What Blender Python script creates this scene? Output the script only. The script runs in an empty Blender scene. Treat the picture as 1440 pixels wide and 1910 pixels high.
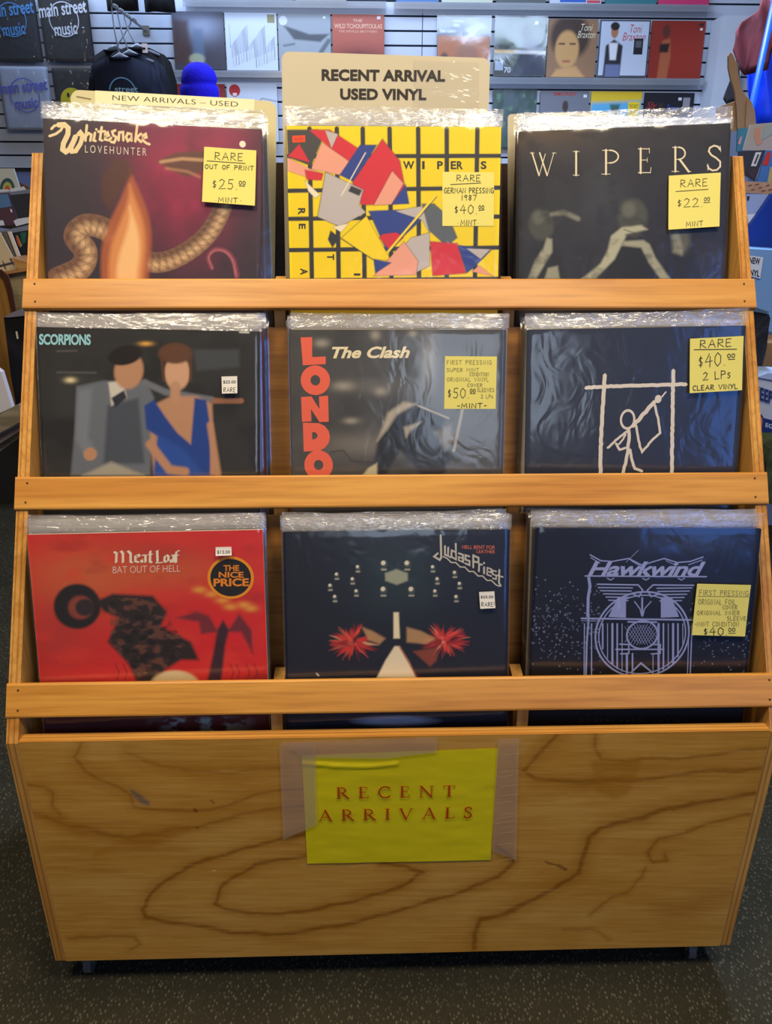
import bpy, bmesh, math, random
import numpy as np
from mathutils import Vector, Matrix

S = bpy.context.scene
COL = S.collection
random.seed(4)
rng = np.random.default_rng(7)
R_ = math.radians

# ------------------------------------------------------------------ camera
F = 1437.0
CAM = Vector((-0.0446, 0.0, 1.178))
PITCH, YAW, ROLL = R_(22.425), R_(1.669), R_(0.186)
fw = Vector((math.sin(YAW) * math.cos(PITCH), math.cos(YAW) * math.cos(PITCH), -math.sin(PITCH)))
rt = Vector((math.cos(YAW), -math.sin(YAW), 0))
up = rt.cross(fw)
rt2 = math.cos(ROLL) * rt + math.sin(ROLL) * up
up2 = -math.sin(ROLL) * rt + math.cos(ROLL) * up
cd = bpy.data.cameras.new('camera')
cam = bpy.data.objects.new('camera', cd)
COL.objects.link(cam)
cam.matrix_world = Matrix(((rt2.x, up2.x, -fw.x, CAM.x), (rt2.y, up2.y, -fw.y, CAM.y), (rt2.z, up2.z, -fw.z, CAM.z), (0, 0, 0, 1)))
cd.sensor_fit = 'HORIZONTAL'
cd.sensor_width = 36
cd.lens = 36 * F / 1440
cd.clip_start = 0.02
S.camera = cam

# ------------------------------------------------------------------ exposure, world, lights
S.view_settings.view_transform = 'Standard'
S.view_settings.look = 'None'
S.view_settings.gamma = 1
S.view_settings.use_curve_mapping = False
S.view_settings.exposure = 0.20
S.cycles.transparent_max_bounces = 80
S.cycles.max_bounces = 8
S.cycles.sample_clamp_indirect = 4
S.cycles.use_denoising = True
W = bpy.data.worlds.new('room_air')
S.world = W
W.use_nodes = True
W.node_tree.nodes['Background'].inputs[0].default_value = (0.55, 0.62, 0.8, 1)
W.node_tree.nodes['Background'].inputs[1].default_value = 0.10

def area(name, loc, target, size, power, color):
    l = bpy.data.lights.new(name, 'AREA')
    l.shape = 'RECTANGLE'
    l.size, l.size_y = size
    l.energy = power
    l.color = color
    o = bpy.data.objects.new(name, l)
    COL.objects.link(o)
    o.location = loc
    d = Vector(target) - Vector(loc)
    o.rotation_euler = d.to_track_quat('-Z', 'Y').to_euler()
    return o

WARM = (1.0, 0.84, 0.60)
COOL = (0.55, 0.72, 1.0)
area('ceiling_lamp_warm', (-0.75, 0.12, 2.68), (-0.25, 1.05, 0.9), (0.5, 0.5), 22, WARM)
area('ceiling_lamp_warm', (0.55, 0.12, 2.68), (0.1, 1.05, 0.9), (0.5, 0.5), 22, WARM)
area('ceiling_lamp_warm', (-0.35, 1.0, 2.68), (-0.25, 1.15, 1.0), (0.3, 0.3), 12, (1.0, 0.76, 0.4))
area('ceiling_lamp_warm', (0.3, 1.0, 2.68), (0.2, 1.15, 1.0), (0.25, 0.25), 6, (1.0, 0.8, 0.5))
area('shopfront_daylight', (0.40, -3.1, 1.95), (0.2, 1.2, 1.0), (0.7, 1.2), 11, (0.66, 0.8, 1.0))
area('blue_window_sign', (1.95, -2.4, 1.6), (0.4, 1.2, 0.9), (0.8, 2.0), 19, (0.08, 0.28, 1.0))  # unseen blue light, added for the blue reflections on the right covers
area('back_wall_lamp', (-0.3, 4.3, 2.72), (0.2, 5.4, 1.7), (4.0, 0.25), 55, COOL)
area('aisle_lamp', (1.15, 3.1, 2.72), (1.2, 2.2, 0.0), (0.3, 1.2), 110, COOL)

# ------------------------------------------------------------------ helpers
def lin(c):
    a = np.asarray(c, float) / 255.0
    return np.where(a <= 0.04045, a / 12.92, ((a + 0.055) / 1.055) ** 2.4)

def ray(px, py):
    return (fw + rt2 * ((px - 720) / F) - up2 * ((py - 955) / F))

def at(px, py, Y):
    """the point of the vertical plane y = Y seen at a pixel of the photograph"""
    d = ray(px, py)
    return CAM + d * ((Y - CAM.y) / d.y)

def onz(px, py, z):
    d = ray(px, py)
    return CAM + d * ((z - CAM.z) / d.z)

_m = {}
def mat(key, color=None, rough=0.5, metal=0.0, spec=0.5, bump=None, vary=None):
    if key in _m:
        return _m[key]
    m = bpy.data.materials.new(key)
    m.use_nodes = True
    nt = m.node_tree
    b = nt.nodes['Principled BSDF']
    c = lin(color)
    b.inputs['Base Color'].default_value = (*c, 1)
    b.inputs['Roughness'].default_value = rough
    b.inputs['Metallic'].default_value = metal
    b.inputs['Specular IOR Level'].default_value = spec
    tc = nt.nodes.new('ShaderNodeTexCoord')
    if vary:
        n = nt.nodes.new('ShaderNodeTexNoise')
        n.inputs['Scale'].default_value = vary[0]
        n.inputs['Detail'].default_value = 4
        nt.links.new(tc.outputs['Object'], n.inputs['Vector'])
        r = nt.nodes.new('ShaderNodeValToRGB')
        r.color_ramp.elements[0].position = 0.3
        r.color_ramp.elements[1].position = 0.7
        r.color_ramp.elements[0].color = (*(c * (1 - vary[1])), 1)
        r.color_ramp.elements[1].color = (*np.minimum(c * (1 + vary[1]), 1), 1)
        nt.links.new(n.outputs['Fac'], r.inputs['Fac'])
        nt.links.new(r.outputs['Color'], b.inputs['Base Color'])
    if bump:
        n = nt.nodes.new('ShaderNodeTexNoise')
        n.inputs['Scale'].default_value = bump[0]
        n.inputs['Detail'].default_value = 3
        nt.links.new(tc.outputs['Object'], n.inputs['Vector'])
        bp = nt.nodes.new('ShaderNodeBump')
        bp.inputs['Strength'].default_value = bump[1]
        bp.inputs['Distance'].default_value = bump[2]
        nt.links.new(n.outputs['Fac'], bp.inputs['Height'])
        nt.links.new(bp.outputs['Normal'], b.inputs['Normal'])
    _m[key] = m
    return m

def ink(c, rough=0.55):
    return mat('ink_%d_%d_%d' % tuple(c), c, rough, spec=0.3)

def printed(key='printed_art', rough=0.45, spec=0.4, bump=None):
    """material that reads the colours printed on a surface (a colour attribute)"""
    if key in _m:
        return _m[key]
    m = mat(key, (128, 128, 128), rough, spec=spec, bump=bump)
    nt = m.node_tree
    a = nt.nodes.new('ShaderNodeAttribute')
    a.attribute_name = 'print'
    nt.links.new(a.outputs['Color'], nt.nodes['Principled BSDF'].inputs['Base Color'])
    return m

def wood(key, c1, c2, axis='X', scale=1.0, rough=0.38):
    if key in _m:
        return _m[key]
    m = bpy.data.materials.new(key)
    m.use_nodes = True
    nt = m.node_tree
    L = nt.links.new
    b = nt.nodes['Principled BSDF']
    b.inputs['Roughness'].default_value = rough
    b.inputs['Specular IOR Level'].default_value = 0.35
    tc = nt.nodes.new('ShaderNodeTexCoord')
    mp = nt.nodes.new('ShaderNodeMapping')
    sc = {'X': (1.6, 26, 26), 'Z': (26, 26, 1.6), 'Y': (26, 1.6, 26)}[axis]
    mp.inputs['Scale'].default_value = [s * scale for s in sc]
    L(tc.outputs['Object'], mp.inputs['Vector'])
    n = nt.nodes.new('ShaderNodeTexNoise')
    n.inputs['Scale'].default_value = 1.0
    n.inputs['Detail'].default_value = 5
    n.inputs['Distortion'].default_value = 0.8
    L(mp.outputs['Vector'], n.inputs['Vector'])
    r = nt.nodes.new('ShaderNodeValToRGB')
    e = r.color_ramp.elements
    e[0].position, e[1].position = 0.33, 0.66
    e[0].color = (*lin(c2), 1)
    e[1].color = (*lin(c1), 1)
    L(n.outputs['Fac'], r.inputs['Fac'])
    # fine fibre streaks
    mp2 = nt.nodes.new('ShaderNodeMapping')
    mp2.inputs['Scale'].default_value = [s * scale * 7 if s > 5 else s * scale * 5 for s in sc]
    L(tc.outputs['Object'], mp2.inputs['Vector'])
    n2 = nt.nodes.new('ShaderNodeTexNoise')
    n2.inputs['Scale'].default_value = 1.0
    L(mp2.outputs['Vector'], n2.inputs['Vector'])
    mx = nt.nodes.new('ShaderNodeMixRGB')
    mx.blend_type = 'MULTIPLY'
    r2 = nt.nodes.new('ShaderNodeValToRGB')
    r2.color_ramp.elements[0].position = 0.3
    r2.color_ramp.elements[0].color = (0.72, 0.66, 0.6, 1)
    r2.color_ramp.elements[1].position = 0.55
    L(n2.outputs['Fac'], r2.inputs['Fac'])
    mx.inputs[0].default_value = 0.7
    L(r.outputs['Color'], mx.inputs[1])
    L(r2.outputs['Color'], mx.inputs[2])
    L(mx.outputs[0], b.inputs['Base Color'])
    bp = nt.nodes.new('ShaderNodeBump')
    bp.inputs['Strength'].default_value = 0.15
    bp.inputs['Distance'].default_value = 0.001
    L(n2.outputs['Fac'], bp.inputs['Height'])
    L(bp.outputs['Normal'], b.inputs['Normal'])
    _m[key] = m
    return m

def ply_edge(key, normal_axis, period=0.018):
    """plywood end grain: glue lines across the thickness"""
    if key in _m:
        return _m[key]
    m = wood(key, (214, 160, 82), (186, 126, 52), 'X' if normal_axis == 'Y' else 'Z', 1.2)
    nt = m.node_tree
    b = nt.nodes['Principled BSDF']
    src = b.inputs['Base Color'].links[0].from_socket
    tc = nt.nodes.new('ShaderNodeTexCoord')
    sp = nt.nodes.new('ShaderNodeSeparateXYZ')
    nt.links.new(tc.outputs['Object'], sp.inputs[0])
    mt = nt.nodes.new('ShaderNodeMath'); mt.operation = 'MULTIPLY'
    mt.inputs[1].default_value = 5 / period * 2 * math.pi / 2
    nt.links.new(sp.outputs[normal_axis], mt.inputs[0])
    sn = nt.nodes.new('ShaderNodeMath'); sn.operation = 'SINE'
    nt.links.new(mt.outputs[0], sn.inputs[0])
    r = nt.nodes.new('ShaderNodeValToRGB')
    r.color_ramp.elements[0].position = 0.0
    r.color_ramp.elements[0].color = (0.4, 0.3, 0.2, 1)
    r.color_ramp.elements[1].position = 0.45
    r.color_ramp.elements[1].color = (1, 1, 1, 1)
    mr = nt.nodes.new('ShaderNodeMapRange')
    mr.inputs[1].default_value = -1
    nt.links.new(sn.outputs[0], mr.inputs[0])
    nt.links.new(mr.outputs[0], r.inputs[0])
    mx = nt.nodes.new('ShaderNodeMixRGB'); mx.blend_type = 'MULTIPLY'
    mx.inputs[0].default_value = 0.6
    nt.links.new(src, mx.inputs[1])
    nt.links.new(r.outputs[0], mx.inputs[2])
    nt.links.new(mx.outputs[0], b.inputs['Base Color'])
    return m

def clear_plastic(key, haze=0.05, rough=0.12, bump=(60, 0.5, 0.002), tint=(1, 1, 1), hazecol=(0.85, 0.86, 0.9), stretch=(1, 1, 1), ior=1.45, edge=1.0):
    if key in _m:
        return _m[key]
    m = bpy.data.materials.new(key)
    m.use_nodes = True
    nt = m.node_tree
    L = nt.links.new
    nt.nodes.remove(nt.nodes['Principled BSDF'])
    out = nt.nodes['Material Output']
    tc = nt.nodes.new('ShaderNodeTexCoord')
    mp = nt.nodes.new('ShaderNodeMapping')
    mp.inputs['Scale'].default_value = stretch
    L(tc.outputs['Object'], mp.inputs['Vector'])
    n = nt.nodes.new('ShaderNodeTexNoise')
    n.inputs['Scale'].default_value = bump[0]
    n.inputs['Detail'].default_value = 2
    n.inputs['Distortion'].default_value = 1.0
    L(mp.outputs['Vector'], n.inputs['Vector'])
    bp = nt.nodes.new('ShaderNodeBump')
    bp.inputs['Strength'].default_value = bump[1]
    bp.inputs['Distance'].default_value = bump[2]
    L(n.outputs['Fac'], bp.inputs['Height'])
    tr = nt.nodes.new('ShaderNodeBsdfTransparent')
    tr.inputs[0].default_value = (*tint, 1)
    gl = nt.nodes.new('ShaderNodeBsdfGlossy')
    gl.inputs['Roughness'].default_value = rough
    L(bp.outputs['Normal'], gl.inputs['Normal'])
    lw = nt.nodes.new('ShaderNodeLayerWeight')
    lw.inputs['Blend'].default_value = 0.5
    L(bp.outputs['Normal'], lw.inputs['Normal'])
    pw = nt.nodes.new('ShaderNodeMath'); pw.operation = 'POWER'
    pw.inputs[1].default_value = 5
    L(lw.outputs['Facing'], pw.inputs[0])
    f0 = ((ior - 1) / (ior + 1)) ** 2 * 1.6
    fr = nt.nodes.new('ShaderNodeMath'); fr.operation = 'MULTIPLY_ADD'
    fr.inputs[1].default_value = (1 - f0) * edge
    fr.inputs[2].default_value = f0
    L(pw.outputs[0], fr.inputs[0])
    mx = nt.nodes.new('ShaderNodeMixShader')
    L(fr.outputs[0], mx.inputs[0])
    L(tr.outputs[0], mx.inputs[1])
    L(gl.outputs[0], mx.inputs[2])
    df = nt.nodes.new('ShaderNodeBsdfDiffuse')
    df.inputs[0].default_value = (*hazecol, 1)
    tl = nt.nodes.new('ShaderNodeBsdfTranslucent')
    tl.inputs[0].default_value = (*hazecol, 1)
    ad = nt.nodes.new('ShaderNodeMixShader')
    ad.inputs[0].default_value = 0.4
    L(df.outputs[0], ad.inputs[1])
    L(tl.outputs[0], ad.inputs[2])
    m2 = nt.nodes.new('ShaderNodeMixShader')
    m2.inputs[0].default_value = haze
    L(mx.outputs[0], m2.inputs[1])
    L(ad.outputs[0], m2.inputs[2])
    L(m2.outputs[0], out.inputs['Surface'])
    _m[key] = m
    return m

class MB:
    """collects shapes into one mesh object"""
    def __init__(s):
        s.v, s.f, s.mi, s.mats = [], [], [], []
    def m(s, material):
        if material not in s.mats:
            s.mats.append(material)
        return s.mats.index(material)
    def add(s, verts, faces, material):
        o = len(s.v)
        k = s.m(material)
        s.v += [tuple(v) for v in verts]
        for f in faces:
            s.f.append(tuple(i + o for i in f))
            s.mi.append(k)
        return s
    def box(s, c, size, material, rot=None):
        c = Vector(c)
        hx, hy, hz = (q / 2 for q in size)
        P = [Vector((x, y, z)) for x in (-hx, hx) for y in (-hy, hy) for z in (-hz, hz)]
        if rot is not None:
            P = [rot @ p for p in P]
        return s.add([c + p for p in P], [(0, 1, 3, 2), (4, 6, 7, 5), (0, 4, 5, 1), (2, 3, 7, 6), (0, 2, 6, 4), (1, 5, 7, 3)], material)
    def prism(s, pts, d, material, side=None):
        """closed outline of 3D points pushed by the vector d"""
        n = len(pts)
        P = [Vector(p) for p in pts] + [Vector(p) + Vector(d) for p in pts]
        s.add(P, [tuple(range(n))[::-1], tuple(range(n, 2 * n))], material)
        return s.add(P, [(i, (i + 1) % n, n + (i + 1) % n, n + i) for i in range(n)], side or material)
    def tube(s, path, r, material, n=8, cap=True):
        P = [Vector(p) for p in path]
        rr = r if isinstance(r, (list, tuple)) else [r] * len(P)
        V, Fc = [], []
        a = None
        for i, p in enumerate(P):
            t = (P[min(i + 1, len(P) - 1)] - P[max(i - 1, 0)]).normalized()
            if a is None:
                a = t.orthogonal().normalized()
            a = (a - t * a.dot(t)).normalized()
            b = t.cross(a)
            for k in range(n):
                w = 2 * math.pi * k / n
                V.append(p + (a * math.cos(w) + b * math.sin(w)) * rr[i])
        for i in range(len(P) - 1):
            for k in range(n):
                Fc.append((i * n + k, i * n + (k + 1) % n, (i + 1) * n + (k + 1) % n, (i + 1) * n + k))
        if cap:
            Fc.append(tuple(range(n))[::-1])
            Fc.append(tuple((len(P) - 1) * n + k for k in range(n)))
        return s.add(V, Fc, material)
    def mesh(s, name):
        me = bpy.data.meshes.new(name)
        me.from_pydata(s.v, [], s.f)
        for m in s.mats:
            me.materials.append(m)
        me.polygons.foreach_set('material_index', s.mi)
        me.update()
        return me
    def build(s, name, parent=None, smooth=False, bevel=0, loc=None):
        me = s.mesh(name)
        o = bpy.data.objects.new(name, me)
        COL.objects.link(o)
        if parent is not None:
            o.parent = parent
        if loc is not None:
            o.location = loc
        if smooth:
            me.polygons.foreach_set('use_smooth', [True] * len(me.polygons))
        if bevel:
            b = o.modifiers.new('bevel', 'BEVEL')
            b.width = bevel
            b.segments = 2
            b.limit_method = 'ANGLE'
        return o

def tag(o, label=None, cat=None, group=None, kind=None):
    if label: o['label'] = label
    if cat: o['category'] = cat
    if group: o['group'] = group
    if kind: o['kind'] = kind
    return o

def empty(name, loc=(0, 0, 0), rot=None):
    o = bpy.data.objects.new(name, None)
    o.empty_display_size = 0.05
    COL.objects.link(o)
    if rot is not None:
        o.matrix_world = Matrix.Translation(loc) @ rot.to_4x4()
    else:
        o.location = loc
    return o

def grid_mesh(name, P, N, M, material, colors=None, smooth=True):
    """P: (M*N,3) points, row by row, N per row"""
    me = bpy.data.meshes.new(name)
    nv = N * M
    me.vertices.add(nv)
    me.vertices.foreach_set('co', np.ascontiguousarray(P, dtype=np.float32).ravel())
    i, j = np.meshgrid(np.arange(N - 1), np.arange(M - 1))
    a = (j * N + i).ravel()
    q = np.stack([a, a + 1, a + N + 1, a + N], 1).astype(np.int32)
    nf = len(q)
    me.loops.add(nf * 4)
    me.loops.foreach_set('vertex_index', q.ravel())
    me.polygons.add(nf)
    me.polygons.foreach_set('loop_start', np.arange(0, nf * 4, 4, dtype=np.int32))
    me.polygons.foreach_set('loop_total', np.full(nf, 4, dtype=np.int32))
    me.polygons.foreach_set('use_smooth', np.full(nf, smooth))
    me.materials.append(material)
    me.update(calc_edges=True)
    if colors is not None:
        at_ = me.color_attributes.new('print', 'FLOAT_COLOR', 'POINT')
        c = np.ones((nv, 4), np.float32)
        c[:, :3] = colors
        at_.data.foreach_set('color', c.ravel())
    return me

def link(name, me, parent=None):
    o = bpy.data.objects.new(name, me)
    COL.objects.link(o)
    if parent is not None:
        o.parent = parent
    return o

# ------------------------------------------------------------------ lettering
def font_poly(text, bold=0.0, shear=0.0, space=1.0):
    cu = bpy.data.curves.new('t', 'FONT')
    cu.body = text
    cu.size = 1
    cu.offset = bold
    cu.shear = shear
    cu.space_character = space
    cu.resolution_u = 4
    o = bpy.data.objects.new('t', cu)
    COL.objects.link(o)
    dg = bpy.context.evaluated_depsgraph_get()
    me = bpy.data.meshes.new_from_object(o.evaluated_get(dg))
    V = np.array([v.co[:2] for v in me.vertices])
    Fc = [tuple(p.vertices) for p in me.polygons]
    bpy.data.objects.remove(o)
    bpy.data.curves.remove(cu)
    bpy.data.meshes.remove(me)
    lo, hi = V.min(0), V.max(0)
    return (V - lo) / (hi - lo), Fc

# hand-written capitals as pen strokes (unit height, own width)
HAND = {
 'A': (.75, [[(0, 0), (.38, 1), (.72, 0)], [(.14, .38), (.62, .4)]]), 'B': (.65, [[(0, 0), (0, 1), (.5, .9), (.5, .6), (0, .52), (.58, .42), (.55, .05), (0, 0)]]),
 'C': (.6, [[(.58, .85), (.35, 1), (.05, .75), (0, .35), (.2, .02), (.58, .1)]]), 'D': (.65, [[(0, 0), (.02, 1), (.5, .8), (.6, .4), (.4, .06), (0, 0)]]),
 'E': (.55, [[(.52, 1), (.02, .96), (0, 0), (.52, .03)], [(0, .5), (.42, .53)]]), 'F': (.55, [[(.52, 1), (.02, .96), (0, 0)], [(0, .5), (.42, .53)]]),
 'G': (.66, [[(.6, .85), (.35, 1), (.05, .7), (.02, .3), (.25, 0), (.6, .12), (.62, .45), (.36, .45)]]), 'I': (.2, [[(.1, 0), (.1, 1)]]),
 'K': (.6, [[(0, 0), (0, 1)], [(.55, 1), (.05, .45), (.58, 0)]]), 'L': (.52, [[(0, 1), (0, 0), (.5, .04)]]),
 'M': (.85, [[(0, 0), (.1, 1), (.4, .3), (.72, 1), (.8, 0)]]), 'N': (.66, [[(0, 0), (.05, 1), (.58, 0), (.64, 1)]]),
 'O': (.66, [[(.3, 1), (.04, .7), (.02, .3), (.28, 0), (.58, .25), (.62, .7), (.3, 1)]]), 'P': (.6, [[(.02, 0), (.04, 1), (.5, .92), (.54, .6), (.04, .48)]]),
 'R': (.65, [[(.02, 0), (.06, 1), (.5, .93), (.52, .62), (.05, .5), (.62, 0)]]), 'S': (.56, [[(.52, .88), (.25, 1), (.02, .78), (.25, .52), (.5, .3), (.3, .02), (0, .1)]]),
 'T': (.66, [[(0, .96), (.65, 1)], [(.33, .98), (.3, 0)]]), 'U': (.62, [[(.02, 1), (.03, .25), (.28, 0), (.56, .2), (.6, 1)]]),
 'V': (.64, [[(0, 1), (.28, 0), (.64, 1)]]), 'W': (.9, [[(0, 1), (.2, 0), (.44, .7), (.66, 0), (.88, 1)]]), 'Y': (.6, [[(0, 1), (.28, .5)], [(.6, 1), (.15, 0)]]),
 'X': (.6, [[(0, 1), (.58, 0)], [(.58, 1), (0, 0)]]), 's': (.4, [[(.36, .6), (.15, .68), (.03, .5), (.34, .25), (.2, 0), (0, .08)]]),
 '0': (.62, [[(.3, 1), (.05, .72), (.03, .28), (.28, 0), (.56, .25), (.6, .72), (.3, 1)]]), '1': (.25, [[(.12, 1), (.1, 0)]]),
 '2': (.66, [[(.05, .8), (.3, 1), (.56, .82), (.4, .42), (0, .02), (.66, .06)]]), '4': (.66, [[(.4, 1), (0, .4), (.66, .44)], [(.46, .8), (.42, 0)]]),
 '5': (.6, [[(.58, 1), (.14, .97), (.1, .6), (.42, .6), (.54, .3), (.35, .02), (0, .08)]]), '7': (.6, [[(0, .98), (.6, 1), (.22, 0)]]),
 '8': (.6, [[(.5, .85), (.25, 1), (.08, .76), (.5, .3), (.28, 0), (.05, .24), (.52, .8)]]), '9': (.56, [[(.5, .9), (.25, 1), (.04, .74), (.25, .52), (.5, .75), (.52, .9), (.4, 0)]]),
 '$': (.42, [[(.36, .72), (.15, .76), (.06, .58), (.34, .4), (.28, .2), (.04, .24)], [(.2, .9), (.18, .06)]]), '.': (.2, [[(.06, .02), (.1, 0)]]),
 '-': (.4, [[(.04, .45), (.36, .48)]]), "'": (.2, [[(.08, .5), (.12, .46)]]), '"': (.75, [[(.12, 1), (.02, .8), (.12, .6), (.26, .8), (.12, 1)], [(.5, 1), (.38, .8), (.5, .6), (.64, .8), (.5, 1)], [(.02, .45), (.68, .5)]]),
 ' ': (.45, []), '!': (.2, [[(.1, 1), (.08, .3)], [(.08, .02), (.1, 0)]])}

def hand(text, gap=0.22):
    x, out = 0, []
    for ch in text:
        w, st = HAND[ch]
        out += [[(x + a, b) for a, b in s] for s in st]
        x += w + gap
    x -= gap
    return [[(a / x, b) for a, b in s] for s in out]

# roman capitals: thick and thin strokes plus serifs; (x0,y0,x1,y1,width) or arcs
def arc(cx, cy, rx, ry, a0, a1, n=14):
    return [(cx + rx * math.cos(R_(a0 + (a1 - a0) * i / n)), cy + ry * math.sin(R_(a0 + (a1 - a0) * i / n))) for i in range(n + 1)]
TK, TN = .13, .055
def _sf(x, y, w=.17):
    return ([(x - w, y), (x + w, y)], .045)
ROMAN = {
 'A': (.95, [([(.1, 0), (.47, 1)], TN), ([(.47, 1), (.84, 0)], TK), ([(.24, .34), (.7, .34)], TN), _sf(.1, .02, .12), _sf(.84, .02, .14)]),
 'C': (.85, [(arc(.5, .5, .42, .49, 48, 312, 24), TK * .85), ([(.79, .98), (.8, .7)], .045), ([(.8, .06), (.84, .26)], .04)]),
 'E': (.68, [([(.16, 0), (.16, 1)], TK), ([(.04, .97), (.58, .97)], .055), ([(.16, .53), (.48, .53)], .05), ([(.04, .03), (.64, .03)], .06), ([(.57, 1), (.58, .8)], .04), ([(.63, .02), (.66, .24)], .045), ([(.48, .62), (.48, .44)], .035)]),
 'I': (.36, [([(.18, 0), (.18, 1)], TK), _sf(.18, .02), _sf(.18, .98)]),
 'L': (.66, [([(.16, 0), (.16, 1)], TK), _sf(.16, .98), ([(.02, .03), (.6, .03)], .06), ([(.6, .02), (.63, .26)], .045)]),
 'N': (.98, [([(.14, 0), (.14, 1)], TN), ([(.12, 1), (.84, 0)], TK), ([(.84, 0), (.84, 1)], TN), _sf(.14, .02, .13), _sf(.84, .98, .13), ([(0, .98), (.16, .98)], .045)]),
 'P': (.7, [([(.16, 0), (.16, 1)], TK), _sf(.16, .02), ([(.02, .97), (.3, .97)], .05), (arc(.3, .72, .34, .255, 90, -90), TK * .75), ([(.16, .465), (.3, .465)], .05)]),
 'R': (.86, [([(.16, 0), (.16, 1)], TK), _sf(.16, .02), ([(.02, .97), (.3, .97)], .05), (arc(.3, .735, .32, .24, 90, -90), TK * .75), ([(.16, .495), (.3, .495)], .05), ([(.36, .5), (.8, .0)], TK), ([(.76, .02), (.9, .02)], .045)]),
 'S': (.6, [([(.5, .82), (.42, .94), (.28, .98), (.13, .9), (.09, .76), (.18, .62), (.36, .5), (.5, .36), (.5, .17), (.38, .04), (.22, .02), (.09, .1), (.05, .22)], TK * .85), ([(.5, .97), (.52, .74)], .04), ([(.06, .02), (.05, .28)], .04)]),
 'T': (.82, [([(.41, 0), (.41, 1)], TK), _sf(.41, .02), ([(.04, .97), (.78, .97)], .055), ([(.03, 1), (.07, .74)], .045), ([(.79, 1), (.75, .74)], .045)]),
 'V': (.95, [([(.1, 1), (.47, 0)], TK), ([(.47, 0), (.84, 1)], TN), _sf(.1, .98, .14), _sf(.84, .98, .12)]),
 'W': (1.25, [([(.08, 1), (.38, 0)], TK * .8), ([(.38, 0), (.64, .95)], TN), ([(.4, 1), (.72, 0)], TK * .8), ([(.72, 0), (1.0, 1)], TN), ([(0, .98), (.18, .98)], .04), ([(.92, .98), (1.1, .98)], .04)]),
}

class Flat:
    """2D drawing that becomes a thin printed layer; shapes are placed with a function (u,v)->(x,z)"""
    def __init__(s):
        s.mb = MB()
        s.y = 0.0
        s.k = 0
    def lay(s, P2, faces, color, rough=0.55):
        s.k += 1
        y = s.y - 2e-6 * s.k
        s.mb.add([(p[0], y, p[1]) for p in P2], faces, ink(color, rough) if isinstance(color, (tuple, list)) else color)
    def poly(s, P2, color):
        s.lay(P2, [tuple(range(len(P2)))], color)
    def stroke(s, P2, w, color, closed=False, nib=None):
        P = [np.array(p, float) for p in P2]
        if nib is not None:
            V, Fc = [], []
            for p in P:
                V += [p - nib, p + nib]
            for i in range(len(P) - 1):
                Fc.append((2 * i, 2 * i + 1, 2 * i + 3, 2 * i + 2))
            s.lay(V, Fc, color)
            return
        V, Fc = [], []
        n = len(P)
        for i in range(n):
            a = P[i - 1] if i else P[0]
            b = P[i + 1] if i < n - 1 else P[-1]
            d0 = P[i] - a
            d1 = b - P[i]
            def nn(d):
                l = np.hypot(*d)
                return np.array([-d[1], d[0]]) / l if l > 1e-12 else None
            n0, n1 = nn(d0), nn(d1)
            if n0 is None: n0 = n1
            if n1 is None: n1 = n0
            if n0 is None: n0 = n1 = np.array([0., 1.])
            m = n0 + n1
            l = np.hypot(*m)
            m = m / l if l > 1e-6 else n0
            kk = min(1 / max(m @ n0, .3), 1.6)
            V += [P[i] - m * w / 2 * kk, P[i] + m * w / 2 * kk]
        # round-ish ends
        for e, i, j in ((0, 0, 1), (1, n - 1, n - 2)):
            d = P[i] - P[j]
            l = np.hypot(*d)
            if l > 1e-12:
                V.append(P[i] + d / l * w * .45)
            else:
                V.append(P[i])
        for i in range(n - 1):
            Fc.append((2 * i, 2 * i + 1, 2 * i + 3, 2 * i + 2))
        Fc.append((0, 1, 2 * n))
        Fc.append((2 * n - 2, 2 * n + 1, 2 * n - 1))
        s.lay(V, Fc, color)
    def ellipse(s, c, rx, ry, color, inner=None, n=36):
        c = np.array(c)
        ring = [c + np.array([rx * math.cos(2 * math.pi * i / n), ry * math.sin(2 * math.pi * i / n)]) for i in range(n)]
        if inner is None:
            s.poly(ring, color)
        else:
            r2 = [c + np.array([inner[0] * math.cos(2 * math.pi * i / n), inner[1] * math.sin(2 * math.pi * i / n)]) for i in range(n)]
            s.lay(ring + r2, [(i, (i + 1) % n, n + (i + 1) % n, n + i) for i in range(n)], color)

def quadmap(p0, p1, p2):
    """(u,v) in the unit square -> plane; p0 = lower left, p1 = lower right, p2 = upper left"""
    p0, p1, p2 = (np.array(p, float) for p in (p0, p1, p2))
    return lambda u, v: p0 + (p1 - p0) * u + (p2 - p0) * v
def proj_np(P):
    d = P - np.array(CAM)
    zf = d @ np.array(fw)
    return 720 + F * (d @ np.array(rt2)) / zf, 955 - F * (d @ np.array(up2)) / zf

def vnoise(x, y, seed=0):
    """smooth value noise for arrays"""
    xi, yi = np.floor(x).astype(int), np.floor(y).astype(int)
    fx, fy = x - xi, y - yi
    fx, fy = fx * fx * (3 - 2 * fx), fy * fy * (3 - 2 * fy)
    def h(a, b):
        n = (a * 374761393 + b * 668265263 + seed * 144665) & 0x7fffffff
        n = ((n ^ (n >> 13)) * 1274126177) & 0x7fffffff
        return (n & 0xffff) / 65535.0
    return (h(xi, yi) * (1 - fx) + h(xi + 1, yi) * fx) * (1 - fy) + (h(xi, yi + 1) * (1 - fx) + h(xi + 1, yi + 1) * fx) * fy

def fbm(x, y, seed=0, o=4):
    s, a, t = 0, .5, 0
    for i in range(o):
        s = s + a * vnoise(x * 2 ** i, y * 2 ** i, seed + i * 17)
        t += a
        a *= .5
    return s / t

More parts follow.
